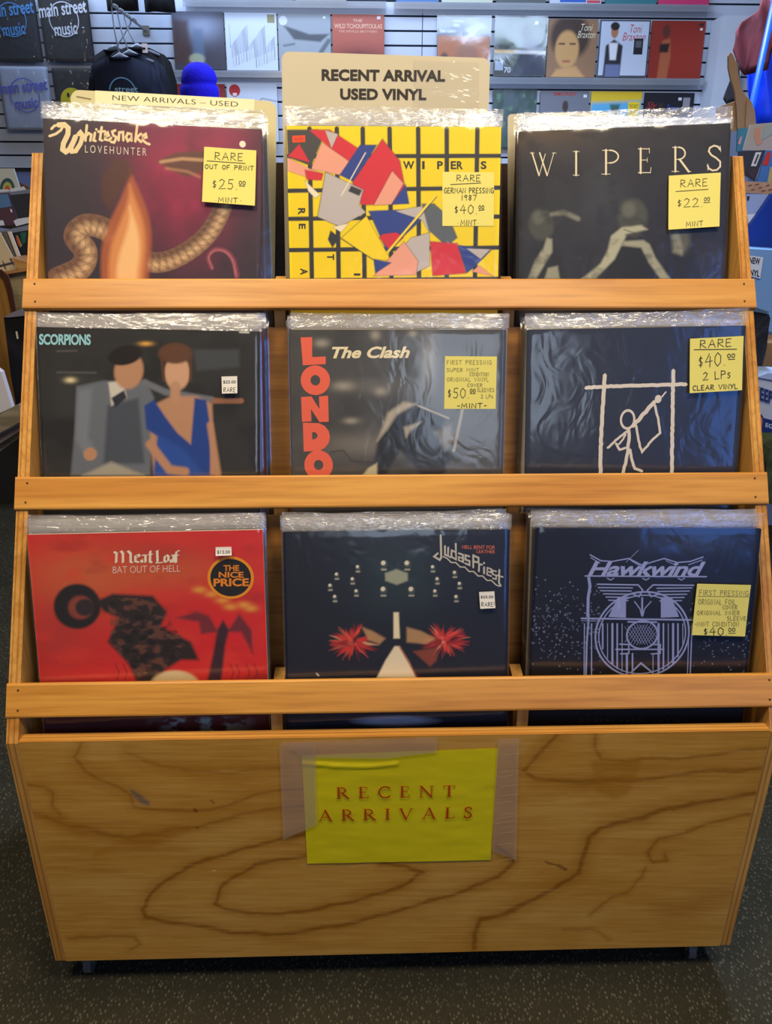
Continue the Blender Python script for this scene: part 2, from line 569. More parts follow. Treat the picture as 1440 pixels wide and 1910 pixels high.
class Paint:
    """colours printed on a surface; X, Y are drawing coordinates at every grid point"""
    def __init__(s, X, Y, base):
        s.X, s.Y = X, Y
        s.c = np.tile(lin(base), (len(X), 1))
    def mix(s, a, color):
        a = np.clip(a, 0, 1)[:, None]
        s.c = s.c * (1 - a) + lin(color) * a
    def sd(s, pts, closed):
        d = np.full(len(s.X), 1e9)
        n = len(pts)
        for i in range(n if closed else n - 1):
            a, b = np.array(pts[i], float), np.array(pts[(i + 1) % n], float)
            e = b - a
            t = np.clip(((s.X - a[0]) * e[0] + (s.Y - a[1]) * e[1]) / max(e @ e, 1e-12), 0, 1)
            d = np.minimum(d, np.hypot(s.X - a[0] - t * e[0], s.Y - a[1] - t * e[1]))
        return d
    def inside(s, pts):
        r = np.zeros(len(s.X), bool)
        n = len(pts)
        for i in range(n):
            (x0, y0), (x1, y1) = pts[i], pts[(i + 1) % n]
            if y0 == y1: continue
            k = (s.Y < y0) != (s.Y < y1)
            r ^= k & (s.X < (x1 - x0) * (s.Y - y0) / (y1 - y0) + x0)
        return r
    def poly(s, pts, color, soft=1.0, a=1.0):
        d = s.sd(pts, True)
        d = np.where(s.inside(pts), d, -d)
        s.mix(a * np.clip(d / soft + .5, 0, 1), color)
    def line(s, pts, w, color, soft=1.0, a=1.0):
        s.mix(a * np.clip((w / 2 - s.sd(pts, False)) / soft + .5, 0, 1), color)
    def blob(s, cx, cy, rx, ry, color, a=1.0, hard=1.0, rot=0):
        c_, s_ = math.cos(R_(rot)), math.sin(R_(rot))
        dx, dy = s.X - cx, s.Y - cy
        q = np.hypot((dx * c_ + dy * s_) / rx, (-dx * s_ + dy * c_) / ry)
        s.mix(a * np.clip((1 - q) * hard, 0, 1), color)
    def glow(s, cx, cy, rx, ry, color, a=1.0):
        s.mix(a * np.exp(-((s.X - cx) / rx) ** 2 - ((s.Y - cy) / ry) ** 2), color)
    def noise(s, color, sx, sy, lo=.5, hi=.7, a=1.0, seed=0):
        n = fbm(s.X / sx, s.Y / sy, seed)
        s.mix(a * np.clip((n - lo) / (hi - lo), 0, 1), color)

# ------------------------------------------------------------------ the room
def slat_wall():
    mw = mat('slat_paint', (196, 204, 222), 0.35, spec=0.4, vary=(3, .04))
    md = mat('slat_groove', (62, 66, 78), 0.7)
    mb = MB()
    y0, pitch, g = 5.36, 0.0762, 0.0095
    mb.box((0, y0 + .03, 2.05), (9, .012, 1.62), md)
    z = 1.318
    while z < 2.82:
        for x0, x1 in ((-4.4, 0.318), (0.3215, 4.4)):
            mb.box(((x0 + x1) / 2, y0, z + pitch / 2), (x1 - x0, .018, pitch - g), mw)
        z += pitch
    o = mb.build('wall_back', bevel=0.002)
    tag(o, kind='structure')
slat_wall()

def simple(name, c, size, m):
    return tag(MB().box(c, size, m).build(name), kind='structure')
blue_wall = mat('lower_wall_paint', (120, 138, 196), 0.6, vary=(2, .05))
simple('wall_back_lower', (0, 5.42, 0.65), (9, .1, 1.3), blue_wall)
plain = mat('side_wall_paint', (176, 170, 160), 0.7, vary=(2, .05))
simple('wall_left', (-3.75, 1, 1.4), (.1, 9, 2.8), plain)
simple('wall_right', (3.75, 1, 1.4), (.1, 9, 2.8), plain)
simple('wall_front', (0, -3.45, 1.4), (7.5, .1, 2.8), plain)
simple('ceiling', (0, 1, 2.85), (7.6, 9, .1), mat('ceiling_paint', (190, 186, 178), 0.8, vary=(3, .05)))

def carpet():
    m = bpy.data.materials.new('loop_carpet')
    m.use_nodes = True
    nt = m.node_tree
    L = nt.links.new
    b = nt.nodes['Principled BSDF']
    b.inputs['Roughness'].default_value = 0.95
    b.inputs['Specular IOR Level'].default_value = 0.1
    tc = nt.nodes.new('ShaderNodeTexCoord')
    mp = nt.nodes.new('ShaderNodeMapping')
    mp.inputs['Rotation'].default_value = (0, 0, R_(38))
    mp.inputs['Scale'].default_value = (1.0, 0.62, 1.0)
    L(tc.outputs['Object'], mp.inputs['Vector'])
    v = nt.nodes.new('ShaderNodeTexVoronoi')
    v.inputs['Scale'].default_value = 200
    v.inputs['Randomness'].default_value = 0.8
    L(mp.outputs['Vector'], v.inputs['Vector'])
    r = nt.nodes.new('ShaderNodeValToRGB')
    e = r.color_ramp.elements
    e[0].position, e[1].position = 0.16, 0.42
    e[0].color = (*lin((108, 104, 88)), 1)
    e[1].color = (*lin((56, 54, 44)), 1)
    L(v.outputs['Distance'], r.inputs['Fac'])
    sel = nt.nodes.new('ShaderNodeValToRGB')
    sel.color_ramp.elements[0].position = 0.0
    sel.color_ramp.elements[0].color = (.0, .0, .0, 1)
    sel.color_ramp.elements[1].position = 0.6
    L(v.outputs['Color'], sel.inputs['Fac'])
    mx = nt.nodes.new('ShaderNodeMixRGB')
    L(sel.outputs['Color'], mx.inputs[0])
    mx.inputs[1].default_value = (*lin((58, 56, 46)), 1)
    L(r.outputs['Color'], mx.inputs[2])
    n = nt.nodes.new('ShaderNodeTexNoise')
    n.inputs['Scale'].default_value = 5
    n.inputs['Detail'].default_value = 6
    L(tc.outputs['Object'], n.inputs['Vector'])
    r2 = nt.nodes.new('ShaderNodeValToRGB')
    r2.color_ramp.elements[0].position = .3
    r2.color_ramp.elements[0].color = (.72, .72, .72, 1)
    r2.color_ramp.elements[1].position = .7
    L(n.outputs['Fac'], r2.inputs['Fac'])
    m3 = nt.nodes.new('ShaderNodeMixRGB')
    m3.blend_type = 'MULTIPLY'
    m3.inputs[0].default_value = 1
    L(mx.outputs[0], m3.inputs[1])
    L(r2.outputs[0], m3.inputs[2])
    L(m3.outputs[0], b.inputs['Base Color'])
    bp = nt.nodes.new('ShaderNodeBump')
    bp.inputs['Strength'].default_value = 0.8
    bp.inputs['Distance'].default_value = 0.003
    bp.invert = True
    L(v.outputs['Distance'], bp.inputs['Height'])
    L(bp.outputs['Normal'], b.inputs['Normal'])
    return m
simple('floor', (0, 1, -.05), (7.6, 9, .1), carpet())
# white wall post beside the slat wall
pc = at(1345, 120, 5.25)
simple('pillar_right', (pc.x + .02, 5.26, 1.45 - .1), (.155, .16, 2 * (at(1340, 30, 5.2).z - 1.35)), mat('post_paint', (205, 212, 226), 0.5, vary=(3, .04)))

# ------------------------------------------------------------------ the rack
WI, WO = 1.043, 1.076
ORANGE = wood('varnished_rail', (222, 152, 62), (190, 116, 40), 'X')
SIDE = wood('varnished_side', (210, 162, 92), (180, 128, 60), 'Z')
EDGEZ = ply_edge('ply_edge_upright', 'X')
EDGEX = ply_edge('ply_edge_level', 'Y')
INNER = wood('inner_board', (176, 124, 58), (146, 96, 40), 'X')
HOLE = mat('nail_hole', (70, 38, 16), 0.8)

rack = empty('record_rack', (0, 1.1, 0))
tag(rack, 'large honey coloured plywood record rack with three stepped tiers and wide front rails', 'record rack')

def kid(mb, name, parent=rack, **k):
    o = mb.build(name, parent, **k)
    o.matrix_parent_inverse = Matrix.Translation((-0.0, -1.1, 0))
    return o

PB, PT = 0.059, 0.4838
YF = 0.8664
for s in (-1, 1):
    mb = MB()
    x0 = s * WI / 2
    pr = [(YF, PB), (YF, 0.482), (1.2825, 1.2333), (1.42, 1.2333), (1.42, PB)]
    pts = [(x0, y, z) for y, z in pr]
    n = len(pts)
    d = s * 0.0165
    P = pts + [(x0 + d, y, z) for y, z in pr]
    mb.add(P, [tuple(range(n)), tuple(range(n, 2 * n))], SIDE)
    mb.add(P, [(i, (i + 1) % n, n + (i + 1) % n, n + i) for i in range(n)], EDGEZ)
    kid(mb, 'side_panel', bevel=0.0012)

# front panel: board with ply edge and a veneer face
mb = MB()
mb.box((0, YF + .0095, (PB + PT) / 2), (WI, .0175, PT - PB), EDGEX)
fp = kid(mb, 'front_panel')

def grain_panel():
    N, M = 860, 356
    x = np.linspace(-WI / 2, WI / 2, N)
    z = np.linspace(PB, PT, M)
    X, Z = np.meshgrid(x, z)
    P = np.stack([X.ravel(), np.full(X.size, YF), Z.ravel()], 1)
    px, py = proj_np(P)
    wob = (fbm(px / 60, py / 30, 3) - .5) * 12 + (fbm(px / 14, py / 5, 7) - .5) * 3
    p = Paint(px + (fbm(px / 60, py / 50, 5) - .5) * 14 + (fbm(px / 8, py / 5, 9) - .5) * 4, py + wob, (206, 150, 62))
    p.noise((188, 128, 40), 150, 36, .45, .75, .55, 11)
    p.noise((216, 168, 84), 210, 50, .5, .8, .6, 23)
    A = lambda L, ox, oy: [(ox + a / 2, oy + b / 2) for a, b in L]
    l = lambda L: A(L, 0, 1320)
    r = lambda L: A(L, 720, 1320)
    la = l([(300, 130), (280, 180), (320, 235), (380, 265), (440, 290), (480, 325), (500, 365), (560, 380), (700, 385), (800, 375), (900, 345), (960, 325), (1050, 310), (1200, 300)])
    lb = l([(90, 385), (150, 400), (250, 440), (350, 455), (480, 478), (560, 472), (640, 455), (760, 435), (880, 405), (1000, 380), (1130, 365), (1250, 350)])
    lt = l([(100, 285), (160, 295), (200, 320), (198, 370), (225, 400)])
    lc = l([(1250, 462), (1135, 475), (1050, 490), (950, 520), (800, 560), (700, 590), (620, 640), (560, 700), (530, 750), (545, 780), (640, 800), (760, 815), (860, 835), (1000, 840), (1100, 835), (1250, 810), (1440, 775)]) + r([(150, 725), (300, 680), (420, 630), (480, 580), (470, 560), (410, 515)])
    ld = l([(1250, 545), (1140, 550), (1060, 560), (960, 590), (880, 630), (830, 670), (800, 725), (830, 745), (920, 765), (1050, 770), (1200, 750), (1330, 715), (1440, 680)]) + r([(80, 650), (145, 610), (80, 590), (-20, 585)])
    le = l([(480, 175), (600, 215), (720, 238), (850, 240), (950, 230), (1050, 225)])
    lf = l([(250, 860), (400, 850), (500, 855), (520, 880), (480, 900)])
    lg = r([(780, 95), (775, 150), (800, 190), (900, 200), (1100, 185), (1250, 170), (1430, 148)])
    lh = r([(640, 95), (560, 180), (510, 240), (560, 265), (700, 275), (850, 275), (1000, 265), (1200, 240), (1430, 218)])
    li = r([(1390, 318), (1200, 350), (1050, 375), (950, 405), (860, 430), (800, 450), (760, 490), (740, 540), (720, 620), (640, 665), (560, 715), (450, 765), (350, 790), (330, 850), (330, 890)])
    lj = r([(1360, 402), (1200, 430), (1100, 470), (1010, 490), (980, 540), (1000, 575), (1050, 570), (1040, 550)])
    lk = r([(975, 590), (950, 640), (900, 690), (850, 710), (760, 770)])
    ll = r([(660, 830), (760, 825), (840, 860)])
    DK, MD = (136, 82, 18), (172, 110, 24)
    for L, w, a in ((la, 26, .5), (lb, 30, .7), (lc, 24, .65), (ld, 24, .65), (le, 30, .5), (lf, 14, .5), (lg, 18, .55), (lh, 34, .7), (li, 30, .75), (lj, 16, .55), (lk, 12, .45), (ll, 12, .4), (lt, 16, .55)):
        p.line(L, w * .7, MD, w * 1.0, a)
    for L, w, a in ((la, 4, .55), (lb, 5, .5), (lc, 6, .75), (ld, 6, .75), (le, 4, .4), (lf, 3, .5), (lg, 4, .6), (lh, 6, .65), (li, 8, .75), (lj, 4, .6), (lk, 3, .5), (ll, 3, .4), (lt, 3, .5)):
        p.line(L, w, DK, 5, a)
    p.poly(l([(350, 560), (420, 530), (560, 525), (660, 480), (760, 440), (640, 452), (480, 478), (360, 540)]), MD, 14, .6)
    p.poly(r([(760, 200), (960, 190), (900, 320), (850, 335), (790, 310)]), MD, 10, .55)
    p.poly(r([(1000, 740), (1300, 660), (1290, 720), (1050, 800)]), (170, 108, 40), 40, .5)
    p.poly(l([(100, 380), (230, 400), (350, 460), (300, 480), (150, 420)]), MD, 12, .5)
    # plug, dents and marks
    kn = l([(478, 300), (490, 298), (555, 345), (556, 362), (540, 362), (485, 325)])
    p.poly(kn, (150, 118, 82), 3)
    p.line(l([(482, 305), (550, 355)]), 2.5, (110, 84, 60), 3, .7)
    p.line(r([(598, 572), (640, 590), (670, 602)]), 3, (110, 66, 20), 3, .9)
    p.line(r([(640, 590), (668, 605)]), 5, (120, 74, 30), 3, .8)
    p.line(l([(720, 380), (728, 384)]), 4, (120, 50, 14), 2, .9)
    p.line(l([(725, 446), (735, 447)]), 3, (120, 60, 14), 2, .9)
    p.line(l([(790, 345), (805, 350)]), 4, (150, 90, 30), 3, .8)
    p.line(l([(790, 606), (805, 605)]), 2, (240, 205, 140), 2, .8)
    for sx, sy, w, sd_ in ((60, 2.2, .16, 31), (110, 3.6, .16, 37)):
        n = fbm(px / sx, py / sy, sd_, 3)
        p.mix(np.clip((n - .55) / .2, 0, 1) * w, (150, 92, 30))
        p.mix(np.clip((.42 - n) / .2, 0, 1) * w, (232, 182, 104))
    me = grid_mesh('veneer_face', P - np.array([0, .0004, 0]), N, M, printed('veneer_print', 0.34, 0.35), p.c, smooth=False)
    o = link('veneer_face', me, fp)
    return o
grain_panel()

SL = Vector((0, .48, .877))
NB = Vector((0, .877, -.48))
RAILS = [((.9027, .5547), (.8806, .5133)), ((1.0404, .807), (1.0182, .7654)), ((1.1817, 1.0636), (1.1585, 1.0234))]
rail_len = (1.078, 1.078, 1.079)
for k, ((yt, zt), (yb, zb)) in enumerate(RAILS):
    mb = MB()
    pr = [(yt, zt), (yb, zb)]
    d = NB * 0.012
    h = rail_len[k] / 2
    pts = [(-h, yt, zt), (-h, yb, zb), (-h, yb + d.y, zb + d.z), (-h, yt + d.y, zt + d.z)]
    m_ = wood('varnished_rail_%s' % 'abc'[k], *(((216, 156, 70), (192, 130, 50)), ((218, 162, 80), (194, 132, 58)), ((210, 156, 84), (186, 126, 58)))[k], 'X', (1.0, .8, .9)[k])
    mb.prism(pts, (2 * h, 0, 0), m_)
    ra = kid(mb, 'rail', bevel=0.003)
    for s in (-1, 1):
        for t in (.22, .8):
            c = Vector((s * (h - .0155 - random.uniform(0, .004)), yb + (yt - yb) * t, zb + (zt - zb) * t)) - NB * .0003
            ring = [c + Vector((math.cos(w * math.pi / 5) * .0016, 0, 0)) + SL * math.sin(w * math.pi / 5) * .0016 for w in range(10)]
            MB().add(ring, [tuple(range(10))], HOLE).build('nail_hole', ra)

# boards behind the records, bin floors, dividers, back
def slab(name, y0, z0, y1, z1, th, m):
    mb = MB()
    h = WI / 2 - .0005
    t = Vector((0, y1 - y0, z1 - z0)).normalized()
    nb = Vector((0, t.z, -t.y)) * th
    mb.prism([(-h, y0, z0), (-h, y1, z1), (-h, y1 + nb.y, z1 + nb.z), (-h, y0 + nb.y, z0 + nb.z)], (2 * h, 0, 0), m)
    kid(mb, name)
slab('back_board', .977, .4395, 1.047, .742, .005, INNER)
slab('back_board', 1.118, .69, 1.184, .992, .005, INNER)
slab('back_board', 1.318, .962, 1.385, 1.225, .006, wood('shaded_inner_board', (84, 54, 30), (60, 38, 20), 'X'))  # top board: shade between the bays put into the wood colour
kid(MB().box((0, .935, .4265), (WI - .001, .096, .012), INNER), 'bin_floor')
kid(MB().box((0, 1.088, .6765), (WI - .001, .074, .012), INNER), 'bin_floor')
kid(MB().box((0, 1.257, .946), (WI - .001, .128, .012), INNER), 'bin_floor')
for xd in (-.1715, .1765):
    for (y0, z0, y1, z1) in ((.89, .4375, .971, .53), (1.052, .6875, 1.112, .77), (1.19, .9595, 1.245, 1.06)):
        mb = MB()
        mb.prism([(xd - .008, y0, z0), (xd - .008, y0 + .006, z1 - .01), (xd - .008, y1, z1), (xd - .008, y1, z0)], (.016, 0, 0), SIDE)
        kid(mb, 'divider')
kid(MB().box((0, 1.12, PB + .012), (WI - .001, .46, .012), INNER), 'base_board')
kid(MB().box((0, 1.412, .6), (WI - .001, .012, 1.05), INNER), 'rear_panel')
steel = mat('caster_steel', (150, 148, 140), .4, .7)
rubber = mat('caster_rubber', (96, 92, 84), .6)
for x in (-.5, .49):
    for y in (.897, 1.36):
        mb = MB()
        mb.box((x, y, .055), (.035, .035, .004), steel)
        for q in (-.0085, .0085):
            mb.box((x + q, y, .038), (.002, .016, .036), steel)
        c = kid(mb, 'caster')
        mw = MB()
        ring = [Vector((x - .006, y + .016 * math.cos(w * math.pi / 12), .0165 + .016 * math.sin(w * math.pi / 12))) for w in range(24)]
        mw.prism(ring, (.012, 0, 0), rubber)
        mw.build('wheel', c)

# ------------------------------------------------------------------ taped paper sign on the panel
class Board:
    """a flat thing standing in the room: root Empty, plane axes and pixel -> plane"""
    def __init__(s, root, B, e, u):
        s.root, s.B, s.e, s.u = root, Vector(B), Vector(e), Vector(u)
        s.n = s.u.cross(s.e)
    def loc(s, px, py):
        d = ray(px, py)
        t = (s.B - CAM).dot(s.n) / d.dot(s.n)
        q = CAM + d * t - s.B
        return np.array([q.dot(s.e), q.dot(s.u)])
    def world(s, x, y, z):
        return s.B + s.e * x + s.n * y + s.u * z

def put_text(fl, mp, text, color, bold=0, shear=0, space=1.0):
    V, Fc = font_poly(text, bold, shear, space)
    fl.lay([mp(a, b) for a, b in V], Fc, color)

def put_hand(fl, mp, text, color, w, gap=.22):
    for st in hand(text, gap):
        fl.stroke([mp(a, b) for a, b in st], w, color)

def put_roman(fl, p0, p1, p2, text, color, gap=.6, scale_w=1.0):
    """letters spread evenly between p0 and p1"""
    ws = [ROMAN[c][0] for c in text]
    tot = sum(ws) + gap * (len(text) - 1)
    p0, p1, p2 = (np.array(q, float) for q in (p0, p1, p2))
    ex = (p1 - p0) / tot
    ey = p2 - p0
    h = np.hypot(*ey)
    x = 0
    for c, w in zip(text, ws):
        for st, sw in ROMAN[c][1]:
            fl.stroke([p0 + ex * (x + a) + ey * b for a, b in st], sw * h * scale_w, color)
        x += w + gap

def sign():
    B = Vector((0, YF - .0006, .25))
    root = empty('paper_sign', B)
    tag(root, 'bright yellow paper sign with red lettering taped to the front panel of the rack', 'paper sign')
    bd = Board(root, B, (1, 0, 0), (0, 0, 1))
    c = [bd.loc(*q) for q in ((563, 1407.7), (929.5, 1393.8), (915, 1602.8), (573, 1609.8))]
    N, M = 90, 60
    u, v = np.meshgrid(np.linspace(0, 1, N), np.linspace(0, 1, M))
    u, v = u.ravel()[:, None], v.ravel()[:, None]
    q = (np.array(c[3]) * (1 - u) + np.array(c[2]) * u) * (1 - v) + (np.array(c[0]) * (1 - u) + np.array(c[1]) * u) * v
    y = -.0008 - .0012 * fbm(q[:, 0] * 22, q[:, 1] * 60, 3) - .002 * np.exp(-((q[:, 1] - (c[0][1] - .017 + .004 * np.sin(q[:, 0] * 30))) / .003) ** 2) * (q[:, 0] < .0)
    P = np.stack([q[:, 0], y, q[:, 1]], 1)
    link('paper', grid_mesh('paper', P, N, M, mat('yellow_paper', (226, 206, 18), .6, spec=.3, vary=(9, .05))), root)
    fl = Flat()
    fl.y = -.0034
    f = lambda a, b: bd.loc(500 + a / 2.88, 1340 + b / 2.88)
    RED = (190, 58, 14)
    put_roman(fl, f(368, 422), f(1003, 411), f(366, 363), 'RECENT', RED, .62)
    put_roman(fl, f(272, 543), f(1095, 525), f(270, 485), 'ARRIVALS', RED, .62)
    fl.mb.build('lettering', root)
    tp = clear_plastic('packing_tape', .22, .3, (40, .25, .001), (.98, .97, .95), (.78, .66, .5), (1, 1, .3), 1.18, .2)
    for nm, a in (('tape', [(62, 132), (255, 118), (262, 560), (82, 640)]), ('tape', [(70, 118), (905, 92), (905, 172), (620, 205), (200, 200)]), ('tape', [(1232, 100), (1345, 96), (1330, 748), (1200, 700)])):
        mb = MB()
        k = -.0042 - .0003 * random.random()
        P = [(f(*p)[0], k, f(*p)[1]) for p in a]
        mb.prism(P, (0, .0004, 0), tp)
        mb.build(nm, root)
    cr = Flat()
    cr.y = -.0046
    for i, yy in enumerate((180, 270, 297, 350, 400, 437, 500, 520, 545, 570, 600, 662, 745)):
        x0 = 1240 + random.uniform(0, 20) - (yy - 180) * .05
        cr.stroke([f(x0, yy + 6), f(x0 + 45, yy), f(x0 + 60 + random.uniform(0, 40), yy - 4)], .0007, (226, 190, 130))
    cr.mb.build('tape_crease', root)
sign()
# ------------------------------------------------------------------ records
SLEEVE = clear_plastic('record_sleeve', .016, .13, (22, .22, .004), stretch=(1.3, 1, .8))
FLAP = clear_plastic('record_sleeve_flap', .11, .08, (90, .6, .004), hazecol=(.93, .93, .95), stretch=(.45, 1, 1.8), ior=1.6)
PAPER = mat('jacket_board', (200, 194, 184), .7)

def sleeve_mesh(seed, N=40, M=34, w=.321, z0=-.0006, z1=.337, th=.0042, bulge=.0006, top_rows=22):
    """clear pouch: a front and a back sheet welded along the sides, open and crinkled at the top"""
    r = np.random.default_rng(seed)
    zj = .3165 / z1
    u = np.linspace(-1, 1, N)
    v = np.concatenate([np.linspace(0, zj, M - top_rows, endpoint=False), np.linspace(zj, 1, top_rows)])
    U, V = np.meshgrid(u, v)
    top = np.clip((V - zj) / (1 - zj), 0, 1) ** .5
    edge_up = .004 * (fbm(U * 2.5 + 9, U * 0 + seed, seed) - .5) + .0025 * r.uniform(-1, 1) * U
    Z = z0 + (z1 - z0 + edge_up * np.clip((V - .5) * 2, 0, 1)) * V
    X = U * w / 2
    seam = 1 - np.clip((np.abs(U) - .96) / .04, 0, 1)
    out = []
    for side in (-1, 1):
        base = -bulge if side < 0 else th + bulge
        wob = .0004 * (fbm(U * 3 + 40 * side, V * 4 + seed, seed) - .5)
        rip = fbm(U * 9 + seed + U * V * 8, (V - U * .02) * 55 + 7 * side, seed + 3, 2) - .5
        fold = fbm(U * 4 + 3 * seed, V * 14 + 5, seed + 8, 2) - .5
        fl = top * (.0036 * rip + .0014 * fold + (.5 * th - base) * .7 + side * .0006)
        Y = (th / 2) * (1 - seam) + (base + wob) * seam + fl
        out.append(np.stack([X.ravel(), Y.ravel(), Z.ravel()], 1))
    P = np.concatenate(out)
    i, j = np.meshgrid(np.arange(N - 1), np.arange(M - 1))
    a = (j * N + i).ravel()
    q = np.stack([a, a + 1, a + N + 1, a + N], 1)
    q = np.concatenate([q, (q + N * M)[:, ::-1]])
    me = bpy.data.meshes.new('plastic_sleeve')
    me.from_pydata(P.tolist(), [], q.tolist())
    me.materials.append(SLEEVE)
    me.materials.append(FLAP)
    zc = P[q][:, :, 2].mean(1)
    me.polygons.foreach_set('material_index', (zc > .3165).astype(np.int32))
    me.polygons.foreach_set('use_smooth', np.full(len(q), True))
    me.update()
    return me

JW = .315
def jacket_box(name, color_mat, parent, w=JW, h=JW, th=.0038, side=None):
    mb = MB()
    r = .0012
    mb.prism([(-w / 2, 0, r), (-w / 2 + r, 0, 0), (w / 2 - r, 0, 0), (w / 2, 0, r), (w / 2, 0, h - r), (w / 2 - r, 0, h), (-w / 2 + r, 0, h), (-w / 2, 0, h - r)], (0, th, 0), color_mat, side)
    return mb.build(name, parent)

FRONT = {
 1: ((-.3603, 1.188, .9655), 13.6, 1.3, -2.4, 1.0), 2: ((.002, 1.186, .963), 13.0, -.2, 0, 1.0), 3: ((.3555, 1.205, .9665), 14.1, -4.2, 2.2, 1.0),
 4: ((-.360, 1.046, .692), 14.6, -.7, -1.2, 1.006), 5: ((.004, 1.063, .689), 12.9, -2.0, .3, 1.0), 6: ((.356, 1.064, .691), 11.7, -3.8, 1.6, 1.0),
 7: ((-.342, .900, .444), 12.5, 2.8, -.4, 1.0), 8: ((-.001, .893, .443), 15.2, 1.8, -.6, 1.0), 9: ((.346, .907, .4415), 11.3, -.8, -.3, 1.0)}

def frame(lean, yaw, roll):
    lean, yaw, roll = R_(lean), R_(yaw), R_(roll)
    x = Vector((math.cos(yaw), math.sin(yaw), 0))
    n = Vector((-math.sin(yaw), math.cos(yaw), 0))
    u = Vector((0, 0, 1)) * math.cos(lean) + n * math.sin(lean)
    e2 = math.cos(roll) * x + math.sin(roll) * u
    u2 = -math.sin(roll) * x + math.cos(roll) * u
    return e2, u2

def rotm(e, u):
    n = u.cross(e)
    return Matrix(((e.x, n.x, u.x), (e.y, n.y, u.y), (e.z, n.z, u.z)))

class Record(Board):
    def __init__(s, k, label, base, edge=(40, 38, 40)):
        B, lean, yaw, roll, sc = FRONT[k]
        e, u = frame(lean, yaw, roll)
        s.k, s.w = k, JW * sc
        root = empty('vinyl_record', B, rotm(e, u))
        Board.__init__(s, root, B, e, u)
        tag(root, label, 'record', 'front records of the nine bins')
        s.jacket = jacket_box('jacket', ink(edge), root, s.w, s.w)
        N = 300
        x = np.linspace(-s.w / 2 + .0003, s.w / 2 - .0003, N)
        z = np.linspace(.0003, s.w - .0003, N)
        X, Z = np.meshgrid(x, z)
        s.P2 = np.stack([X.ravel(), np.full(X.size, -.00025), Z.ravel()], 1)
        Wd = np.array(B) + np.outer(s.P2[:, 0], e) + np.outer(s.P2[:, 1], s.n) + np.outer(s.P2[:, 2], u)
        px, py = proj_np(Wd)
        s.N = N
        s.p = Paint(px, py, base)
        s.fl = Flat()
        s.fl.y = -.0004
    def crop(s, ox, oy, sc):
        """drawing function for coordinates read in an enlarged view"""
        return lambda a, b: s.loc(ox + a / sc, oy + b / sc)
    def scale_of(s):
        a, b = s.loc(700, 700), s.loc(701, 700)
        return abs(b[0] - a[0])
    def finish(s, rough=.42):
        me = grid_mesh('cover_art', s.P2, s.N, s.N, printed('printed_art_%d' % int(rough * 100), rough, .35), s.p.c, smooth=False)
        link('cover_art', me, s.jacket)
        if s.fl.mb.v:
            s.fl.mb.build('cover_lettering', s.jacket)
        sl = link('plastic_sleeve', sleeve_mesh(100 + s.k, 60, 52, w=s.w + .006, z1=s.w + (.026, .022, .021)[(s.k - 1) // 3]), s.root)
        return s
    def note(s, corners, inside=False, texts=(), name='price_note', color=(226, 216, 118), pen=(34, 32, 40), lab='yellow sticky price note', f=None):
        y = -.0008 if inside else -.0052
        P = [s.loc(*c) for c in corners]
        N, M = 10, 14
        u, v = np.meshgrid(np.linspace(0, 1, N), np.linspace(0, 1, M))
        u, v = u.ravel()[:, None], v.ravel()[:, None]
        q = (P[3] * (1 - u) + P[2] * u) * (1 - v) + (P[0] * (1 - u) + P[1] * u) * v
        curl = 0 * v[:, 0] if inside else .0022 * (1 - v[:, 0]) ** 2
        V = np.stack([q[:, 0], y - curl, q[:, 1]], 1)
        o = link(name, grid_mesh(name, V, N, M, mat('note_' + name + str(color[0]), color, .6, spec=.25)), s.root)
        tag(o, lab)
        fl = Flat()
        fl.y = y - .0002
        for t in texts:
            txt, p0, p1, p2, w = t[:5]
            col = t[5] if len(t) > 5 else pen
            if txt == '_':
                fl.stroke([p0, p1], w, col)
            elif len(t) > 6:
                put_text(fl, quadmap(p0, p1, p2), txt, col, .01)
            else:
                put_hand(fl, quadmap(p0, p1, p2), txt, col, w)
        zb_, zt_ = (P[2][1] + P[3][1]) / 2, (P[0][1] + P[1][1]) / 2
        if not inside:
            fl.mb.v = [(a, b - .0022 * (1 - (c - zb_) / (zt_ - zb_)) ** 2, c) for a, b, c in fl.mb.v]
        fl.mb.build('handwriting' if name == 'price_note' else 'lettering', o)
        return o

PEN = .0009
def rows(f, items, w=PEN):
    """(text, x0, x1, ytop, ybottom[, slope]) in an enlarged view -> note texts"""
    out = []
    for it in items:
        t, x0, x1, yt, yb = it[:5]
        sl = it[5] if len(it) > 5 else 0
        ww = it[6] if len(it) > 6 else w
        if t == '_':
            out.append(('_', f(x0, yt), f(x1, yb), None, ww))
        else:
            out.append((t, f(x0, yb), f(x1, yb + sl), f(x0, yt), ww))
    return out

def price(items_f, x0, x1, yt, yb, text):
    return (text, items_f(x0, yb), items_f(x1, yb), items_f(x0, yt), 0, (60, 58, 62), 'type')

